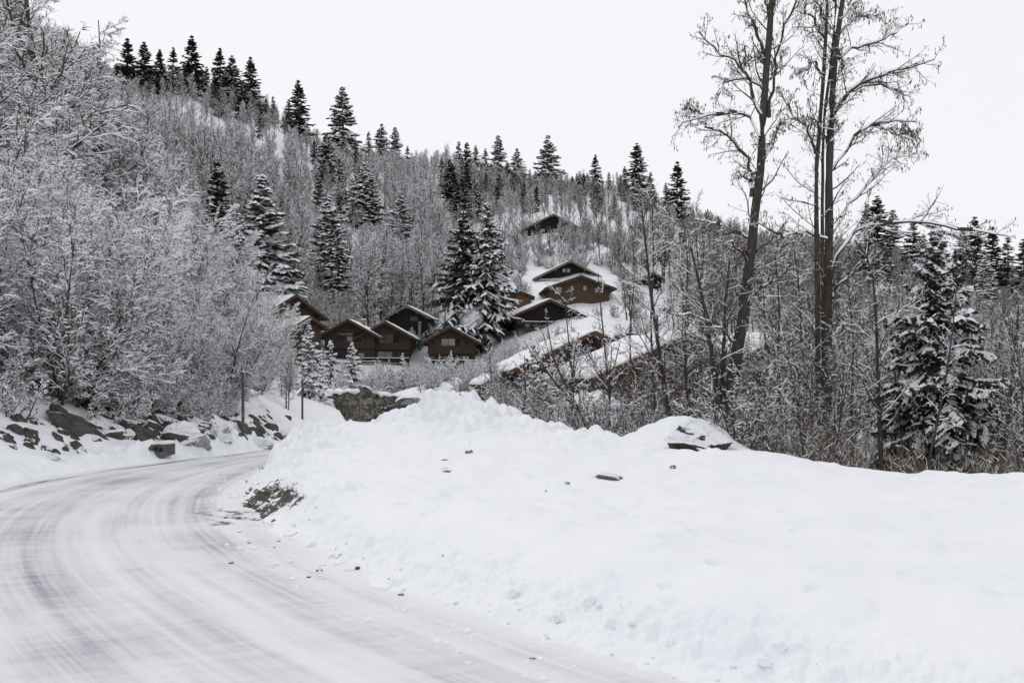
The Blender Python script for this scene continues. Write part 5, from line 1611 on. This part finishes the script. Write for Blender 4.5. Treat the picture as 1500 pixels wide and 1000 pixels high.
# ------------------------------------------------------------------ posts by the road
def post(px, pt, pb, Y, arm, label):
    b = at(px, pb, Y); gz = tz(b[0], Y); t = at(px, pt, Y)[2]
    o = thing('road_post', label, 'post', (b[0], Y, gz))
    h = t - gz
    a = Acc(); round_tubes(a, np.array([[(0, 0, -.4), (0, 0, h * .33), (0, 0, h * .66), (0, 0, h)]]), np.array([[.055, .052, .05, .046]]), 12, 0)
    link('pole', a.mesh('pole', [M_POST]), o)
    a = Acc(); round_tubes(a, np.array([[(0, 0, h + .002), (0, 0, h + .03), (0, 0, h + .05)]]), np.array([[.056, .054, .01]]), 12, 0); link('cap', a.mesh('cap', [M_SNOW if not arm else M_POST]), o)
    if arm:
        a = Acc(); round_tubes(a, np.array([[(.0, 0, h - .16), (.2, -.02, h - .10), (.42, -.04, h - .08)]]), np.array([[.03, .028, .03]]), 8, 0)
        link('arm', a.mesh('arm', [M_POST]), o)
        a = Acc(); a.box(.3, .58, -.1, .03, h - .14, h - .085); a.box(.33, .55, -.08, .01, h - .155, h - .142); link('lamp_head', a.mesh('lamp_head', [M_POST]), o)
    else:
        a = Acc(); round_tubes(a, np.array([[(0, 0, h * .3), (0, 0, h * .3 + .06), (0, 0, h * .3 + .12)]]), np.array([[.058, .06, .057]]), 12, 0); link('band', a.mesh('band', [M_METAL]), o)


post(356, 545, 637, 33, False, 'plain slate-grey post on the left roadside, nearer of two')
post(443, 557, 632, 48, True, 'slate-grey post with short lamp arm, farther of two by the bend')


# ------------------------------------------------------------------ parked cars
def car(label, loc, rz):
    o = thing('parked_car', label, 'car', loc, rz, 'parked cars')
    # side profile along X (front at -X), width along Y
    st = [(-2.1, .35, .62, .60, .62), (-2.05, .30, .78, .80, .74), (-1.35, .26, .93, .86, .80), (-.95, .25, .98, .87, .82), (.0, .25, 1.0, .88, .82), (1.2, .25, 1.0, .88, .8), (1.95, .3, .98, .84, .76), (2.1, .4, .7, .74, .7)]
    V = []
    for x, zb, zt, wb, wt in st:
        V += [(x, -wb, zb), (x, -wb, (zb + zt) * .52), (x, -wt, zt), (x, -wt * .5, zt + .03), (x, wt * .5, zt + .03), (x, wt, zt), (x, wb, (zb + zt) * .52), (x, wb, zb)]
    V = np.array(V); Q = rings(1, len(st), 8).reshape(-1, 4)
    e = 8 * (len(st) - 1)
    Q = np.concatenate([Q, [(0, 1, 6, 7), (1, 2, 5, 6), (2, 3, 4, 5)], np.array([(7, 6, 1, 0), (6, 5, 2, 1), (5, 4, 3, 2)]) + e])
    a = Acc(); a.add(V, Q, 0, True); link('body', a.mesh('body', [M_CARPAINT]), o)
    st2 = [(-.98, .96, .80, .99, .78), (-.35, .96, .82, 1.40, .62), (.3, .96, .82, 1.47, .62), (1.1, .96, .82, 1.43, .6), (1.85, .96, .76, 1.0, .7)]
    V = []
    for x, zb, wb, zt, wt in st2: V += [(x, -wb, zb), (x, -wt, zt), (x, wt, zt), (x, wb, zb)]
    a = Acc(); a.add(np.array(V), rings(1, 5, 4).reshape(-1, 4), 0); cab = link('windows', a.mesh('windows', [M_GLASS]), o)
    a = Acc()
    V = []
    for x, zt, wt in ((-.42, 1.40, .63), (.3, 1.49, .64), (1.15, 1.45, .62)): V += [(x, -wt, zt), (x, -wt * .9, zt + .05), (x, wt * .9, zt + .05), (x, wt, zt)]
    a.add(np.array(V), np.concatenate([rings(1, 3, 4).reshape(-1, 4), [(0, 1, 2, 3), (11, 10, 9, 8)]]), 0, False); link('roof', a.mesh('roof', [M_CARPAINT]), o)
    a = Acc()
    for s in (-1, 1):
        for p in (((-1.0, s * .81, .97), (-.7, s * .73, 1.2), (-.36, s * .63, 1.42)), ((.38, s * .83, .97), (.36, s * .74, 1.2), (.34, s * .63, 1.46)), ((1.9, s * .76, 1.0), (1.5, s * .68, 1.24), (1.1, s * .61, 1.44))):
            round_tubes(a, np.array([p], float), np.full((1, 3), .045), 6, 0)
    link('window_pillars', a.mesh('window_pillars', [M_CARPAINT]), o)
    for x in (-1.35, 1.3):
        for s in (-1, 1):
            a = Acc(); c = np.array((x, s * .80, .31)); th = np.linspace(0, 2 * math.pi, 17)[:-1]
            ringv = lambda r, y: np.stack([c[0] + r * np.cos(th), np.full(16, c[1] + y), c[2] + r * np.sin(th)], 1)
            V = np.concatenate([ringv(.2, s * -.1), ringv(.31, s * -.1), ringv(.31, s * .1), ringv(.2, s * .1)])
            Q = np.array([(16 * j + i, 16 * j + (i + 1) % 16, 16 * ((j + 1) % 4) + (i + 1) % 16, 16 * ((j + 1) % 4) + i) for j in range(4) for i in range(16)])
            a.add(V, Q, 0, True); w = link('wheel', a.mesh('tyre', [M_RUBBER]), o)
            a = Acc(); a.add(np.concatenate([ringv(.2, s * .07), ringv(.04, s * .085)]), np.array([(i, (i + 1) % 16, 16 + (i + 1) % 16, 16 + i) for i in range(16)]), 0); link('rim', a.mesh('rim', [M_METAL]), w)
    for s in (-1, 1):
        a = Acc(); a.box(-2.12, -1.95, s * .6 - .16, s * .6 + .16, .62, .76); link('headlight', a.mesh('headlight', [M_LAMP]), o)
        a = Acc(); a.box(2.0, 2.115, s * .64 - .1, s * .64 + .1, .66, .85); link('tail_light', a.mesh('tail_light', [M_RED]), o)
    a = Acc(); a.box(-.35, .95, -.5, .5, 1.52, 1.60); link('roof_snow', a.mesh('roof_snow', [M_SNOW]), o)
    return o


CAR = car('dark car parked below the stone wall, its front turned to the road', ground(596, 87), math.radians(22))
dup(CAR, ground(728, 90), math.radians(10), 1, 'dark car almost hidden at the right end of the snow heap', 'parked cars')

# ------------------------------------------------------------------ chimney smoke before the twin spruces
V_, Q_ = blob(9, 5, 0, .25)
a = Acc(); a.add(V_ * np.array((2.0, 1.4, 1.3)), Q_, 0, True)
ms = bpy.data.materials.new('smoke'); ms.use_nodes = True; nt = ms.node_tree; nt.nodes.remove(nt.nodes['Principled BSDF'])
pv = nd(nt, 'ShaderNodeVolumePrincipled'); pv.inputs['Color'].default_value = (.95, .95, .97, 1)
nn = nd(nt, 'ShaderNodeTexNoise', Scale=.9, Detail=4); tc = nt.nodes.new('ShaderNodeTexCoord'); nt.links.new(tc.outputs['Object'], nn.inputs['Vector'])
mr = nd(nt, 'ShaderNodeMapRange'); mr.inputs['From Min'].default_value = .42; mr.inputs['From Max'].default_value = .7; mr.inputs['To Max'].default_value = 1.8
vl = nd(nt, 'ShaderNodeVectorMath', operation='LENGTH'); nt.links.new(tc.outputs['Object'], vl.inputs[0])
fo = nd(nt, 'ShaderNodeMapRange'); fo.inputs['From Min'].default_value = 1.7; fo.inputs['From Max'].default_value = .2; nt.links.new(vl.outputs['Value'], fo.inputs['Value'])
mu = nd(nt, 'ShaderNodeMath', operation='MULTIPLY'); nt.links.new(fo.outputs[0], mu.inputs[0])
nt.links.new(nn.outputs['Fac'], mr.inputs['Value']); nt.links.new(mr.outputs[0], mu.inputs[1]); nt.links.new(mu.outputs[0], pv.inputs['Density']); nt.links.new(pv.outputs[0], nt.nodes['Material Output'].inputs['Volume'])
tag(link('chimney_smoke', a.mesh('chimney_smoke', [ms]), None, at(690, 467, 127)), 'puff of white chimney smoke before the twin spruces', 'smoke', kind='stuff')


# ------------------------------------------------------------------ rocks
def rock(px, py, w, h, tilt, label, m=None, seed=None, n=14, group=None, name='boulder', depth=None, cuts=18, Y=None, sink=.1, amp=.14, cutd=(.42, .85)):
    p = hit(px, py, 6, 60) if Y is None else np.array(at(px, py, Y))
    s = p[1] / F
    big = 1.2 if (w > 30 and px < 300) else 1.0
    hw, hh = w * s / 2 * big, h * s / 2 * big
    V, Q = blob(n, int(seed if seed is not None else rng.integers(1e6)), cuts, amp, (1, 1, 1), cutd)
    V = V * np.array((hw, depth or max(hw * .75, hh), hh)) * 1.3
    t = math.radians(tilt); c, s_ = math.cos(t), math.sin(t)
    V = np.stack([V[:, 0] * c + V[:, 2] * s_, V[:, 1], -V[:, 0] * s_ + V[:, 2] * c], 1)
    a = Acc(); a.add(V, Q, 0, True)
    me = a.mesh(name, [m or M_ROCK])
    me.set_sharp_from_angle(angle=math.radians(32))
    o = link(name, me, None, p + np.array((0, .25 * hw, -sink * hh)))
    cat = {'boulder': 'boulder', 'rock_ledge': 'rock', 'snow_chunk': 'snow chunk', 'dirt_clod': 'dirt clod'}[name]
    return tag(o, label, cat, group)


rock(110, 630, 98, 40, 38, 'biggest bare grey boulder slanting down to the right on the left roadside', M_ROCKBARE, 11, 22, amp=.12, depth=.7)
rock(90, 612, 40, 22, 30, 'dark boulder resting on top of the biggest slanting one', M_ROCKBARE, 12)
rock(25, 634, 34, 22, 15, 'rounded grey boulder left of the biggest slanting one', M_ROCKBARE, 13)
rock(4, 642, 26, 20, 25, 'dark rock cut by the left edge of the picture', M_ROCK, 14)
rock(128, 600, 34, 24, 10, 'brownish squarish boulder under the alder stems', M_ROCKBARE, 15)
rock(160, 612, 52, 18, 14, 'flat dark boulder capped with snow, upper one of the overhang', M_ROCK, 16, depth=.6)
rock(180, 604, 60, 15, 12, 'long flat ledge with snow along the top of the overhang', M_ROCK, 17, depth=.6)
rock(198, 642, 44, 36, 20, 'dark rounded boulder with a snow patch under the overhang', M_ROCKBARE, 18, depth=.55)
rock(166, 632, 26, 24, 40, 'dark boulder in the shaded hollow left of the rounded one', M_ROCKBARE, 19)
rock(222, 622, 20, 30, -20, 'upright grey rock at the right end of the overhang', M_ROCKBARE, 20)
rock(238, 612, 40, 20, 22, 'brown-grey rock with snowy shoulder above the upright one', M_ROCK, 21)
rock(250, 632, 22, 20, 35, 'grey rock above the broken concrete block', M_ROCK, 22)
rock(212, 590, 30, 12, 30, 'snowy rock among the alder twigs above the overhang', M_ROCK, 23)
rock(190, 582, 26, 10, 30, 'small snowy rock highest among the alder twigs', M_ROCK, 24)
for k in range(34):
    px = rng.uniform(0, 150); py = 640 + rng.uniform(-18, 26) - (8 if px < 60 else 0)
    rock(px, py, rng.uniform(12, 30), rng.uniform(7, 12), rng.uniform(28, 50), 'small slanting rock poking out of the snow around the biggest boulder', M_ROCK if rng.random() < .7 else M_ROCKBARE, None, 9, 'small rocks around the biggest boulder', 'rock_ledge')
for k in range(58):
    px = rng.uniform(225, 405); py = 626 + rng.uniform(-20, 20) - (px - 225) * .03
    rock(px, py, rng.uniform(14, 32), rng.uniform(5, 10), rng.uniform(34, 52), 'thin slanting rock rib showing through the snow behind the nearer post', M_ROCK if rng.random() < .6 else M_ROCKBARE, None, 9, 'slanting rock ribs behind the nearer post', 'rock_ledge')
for px, py, w, h in ((395, 628, 26, 22), (408, 640, 18, 12), (375, 634, 22, 14), (422, 612, 14, 9)):
    rock(px, py, w, h, 30, {395: 'dark rock right of the nearer post', 408: 'low rock touching the right of the dark one by the nearer post', 375: 'rock at the very foot of the nearer post', 422: 'lone small rock on the snow slope before the farther post'}[px], M_ROCKBARE, px)
for k in range(46):
    px = rng.uniform(145, 285); py = np.interp(px, [150, 285], [622, 628]) + rng.uniform(-30, 18)
    rock(px, py, rng.uniform(22, 48), rng.uniform(14, 26), rng.uniform(8, 40), 'dark angular rock with snowy ledges in the roadside overhang', M_ROCK if rng.random() < .6 else M_ROCKBARE, None, 12, 'dark rocks of the roadside overhang', 'rock_ledge')
# lumps of old snow on the left verge
for k, (px, py, w, h, lab) in enumerate(((272, 646, 52, 40, 'big pointed block of dirty packed snow beside the broken concrete block'), (326, 640, 32, 24, 'rounded block of packed snow left of the nearer post'), (72, 671, 20, 15, 'small lump of grey ice at the foot of the roadside rocks'),
                                          (380, 654, 30, 18, 'rough lump of packed snow right below the nearer post'), (418, 638, 36, 22, 'rough lump of packed snow before the farther post'))):
    rock(px, py, w, h, -25 if k == 0 else 0, lab, M_ICE, 40 + k, 16, None, 'snow_chunk', cuts=8, amp=.3)
# the snow-capped boulder at the end of the heap and frozen dirt in the field
rock(1032, 640, 92, 44, 8, 'large dark boulder capped with deep snow below the tall bare trees', M_ROCKSNOW, 61, 26, None, 'boulder', .9, Y=22.6, amp=.12)
rock(1010, 652, 50, 18, 6, 'low dark boulder half buried in front of the snow-capped one', M_ROCKSNOW, 62, 18, None, 'boulder', .5, Y=21.8)
rock(893, 701, 50, 17, 4, 'large flat clod of frozen dirt in the middle of the snow field', M_CLOD, 63, 16, None, 'dirt_clod', .3, sink=.0)
for k, (px, py, w, h, lab) in enumerate(((831, 709, 11, 7, 'small dark clod left of the large flat one'), (800, 719, 5, 4, 'tiny dark clod furthest left in the snow field'), (652, 690, 30, 9, 'thin dark clod under a snow lip on the lower heap'), (987, 686, 9, 12, 'upright dark clod right of the large flat one'),
                                          (688, 663, 12, 9, 'dark clod halfway down the big snow heap'))):
    rock(px, py, w, h, 5, lab, M_CLOD, 70 + k, 10, None, 'dirt_clod', sink=-.1)
rng2 = np.random.default_rng(5)
for k in range(40):
    px = 320 + 85 * rng2.random(); py = 716 + (px - 320) * .35 + rng2.normal() * 14
    rock(px, py, rng2.uniform(5, 14), rng2.uniform(4, 9), rng2.uniform(0, 50), 'loose dark clod on the bare earth at the inside of the bend', M_CLOD if k % 4 else M_ROCKBARE, 200 + k, 7, 'clods on the bare earth', 'dirt_clod')
for k in range(14):
    px = 400 + 950 * rng2.random(); py = np.interp(px, [380, 415, 675, 850, 1000, 1400], [770, 806, 870, 905, 935, 1010]) + rng2.normal() * 14
    if py > 995: continue
    rock(px, py, rng2.uniform(10, 30), rng2.uniform(9, 20), rng2.uniform(-40, 40), 'loose ball of ploughed snow on the roadside berm', M_SNOW, 300 + k, 8, 'snowballs on the berm', 'snow_chunk', cuts=6, amp=.35)

# broken concrete block
p = hit(228, 664, 8, 40)
t = thing('concrete_block', 'broken grey concrete block with one leaning snow-topped slab at the road edge', 'concrete block', p); t.scale = (.75, .8, .52); t.rotation_euler = (0, 0, -.35)
u_ = p[1] / F
def bx_rot(x0, x1, y0, y1, z0, z1, ang, piv):
    a = Acc(); a.box(x0, x1, y0, y1, z0, z1); V = a.V[0]; c, s = math.cos(ang), math.sin(ang); q = V - np.array(piv)
    a.V[0] = np.stack([q[:, 0] * c + q[:, 2] * s, q[:, 1], -q[:, 0] * s + q[:, 2] * c], 1) + np.array(piv); return a
link('slab', bx_rot(-.26, -.14, -.2, .45, -.1, .46, .62, (-.2, 0, 0)).mesh('slab', [M_CONCRETE]), t)
link('slab_snow', bx_rot(-.31, -.263, -.19, .44, -.08, .46, .62, (-.2, 0, 0)).mesh('slab_snow', [M_SNOW]), t)
a = Acc(); a.box(.06, .32, .0, .5, .26, .40); a.box(.06, .13, .0, .5, -.1, .26); a.box(.25, .32, .0, .5, -.1, .26); link('block', a.mesh('block', [M_CONCRETE]), t)
a = Acc(); a.box(-.02, .36, -.12, .3, -.12, .05); link('footing', a.mesh('footing', [M_CONCRETE]), t)
a = Acc(); a.box(.07, .31, .01, .49, .402, .54); link('block_snow', a.mesh('block_snow', [M_SNOW]), t)

SH0 = [alder_bush(2.4, n, 40, None, .07, .8, 10, 7, 4, .03, 2.0) for n in (8, 10)]
hp = {}
for q_ in range(1500):
    Y = rng.uniform(156, 205) if q_ % 2 else rng.uniform(97, 156); px = rng.uniform(735, 930 if q_ % 2 else 960); X = (px - 750) / F * Y
    if any((X - a) ** 2 + (Y - b) ** 2 < 2.2 ** 2 for a, b in hp.get('pts', [])) or len(hp.get('pts', [])) > 150: continue
    if any((X - a) ** 2 + (Y - b) ** 2 < (r * .8) ** 2 for a, b, r in CHAL): continue
    if px > 870 and Y < 190 and rng.random() < .6: continue
    hp.setdefault('pts', []).append((X, Y)); v = q_ % 2; z0 = tz(X, Y) - .05; s = rng.uniform(.6, 1.3)
    s = min(s, max(.3, fit_height(px, Y, z0, s * 2.9) / 2.9)) if Y > 156 else rng.uniform(.42, .85)
    lab, grp = ('frosted grey shrub on the open slope below the topmost chalet', 'shrubs below the topmost chalet') if Y > 156 else ('frosted shrub on the slope between the light brown chalet and the orange-timbered one', 'shrubs above the orange-timbered chalet')
    if v not in hp: hp[v] = two_part('snowy_shrub', SH0[v], lab, 'shrub', (X, Y, z0), rng.random() * 6, s, grp, ('stems', 'crown'))
    else: dup(hp[v], (X, Y, z0), rng.random() * 6, s, lab, grp)

bp = []
for q_ in range(700):
    Y = rng.uniform(147, 178); px = rng.uniform(400, 745); X = (px - 750) / F * Y
    if len(bp) > 75 or any((X - a) ** 2 + (Y - b) ** 2 < 2.0 ** 2 for a, b in bp) or any((X - a) ** 2 + (Y - b) ** 2 < (r * .85) ** 2 for a, b, r in CHAL): continue
    bp.append((X, Y))
    dup(hp[q_ % 2], (X, Y, tz(X, Y) - .05), rng.random() * 6, rng.uniform(.8, 1.6), 'frosted shrub on the slope right behind the roofs of the lower dark chalets', 'shrubs behind the lower dark chalets')

# ------------------------------------------------------------------ shrubs on the terraces round the chalets
SH = [alder_bush(2.2, n, 42, None, .05, .95, 10, 7, 4, .02) for n in (9, 11, 8)]
shp = {}
for q_ in range(900):
    Y = rng.uniform(96, 133) if q_ % 3 else rng.uniform(58, 96)
    px = rng.uniform(455, 760) if q_ % 3 else rng.uniform(690, 1010)
    X = (px - 750) / F * Y
    if len(shp.get('pts', [])) > 170: break
    if any((X - a) ** 2 + (Y - b) ** 2 < 2.3 ** 2 for a, b in shp.get('pts', [])): continue
    if any((X - a) ** 2 + (Y - b) ** 2 < (r * .62) ** 2 for a, b, r in CHAL): continue
    if inside(np.array([X]), np.array([Y]), ROADPOLY)[0] or (Y < 104 and px < 620): continue
    if 560 < px < 740 and Y < 94: continue
    shp.setdefault('pts', []).append((X, Y))
    v = q_ % 3; s = rng.uniform(.7, 1.35)
    lab, grp = ('snow-covered shrub on the terraces below the row of dark chalets', 'shrubs below the dark chalets') if q_ % 3 else ('snow-flecked shrub around the orange-timbered chalet', 'shrubs around the orange-timbered chalet')
    z0 = tz(X, Y) - .05
    if v not in shp: shp[v] = two_part('snowy_shrub', SH[v], lab, 'shrub', (X, Y, z0), rng.random() * 6, s, grp, ('stems', 'crown'))
    else: dup(shp[v], (X, Y, z0), rng.random() * 6, s, lab, grp)
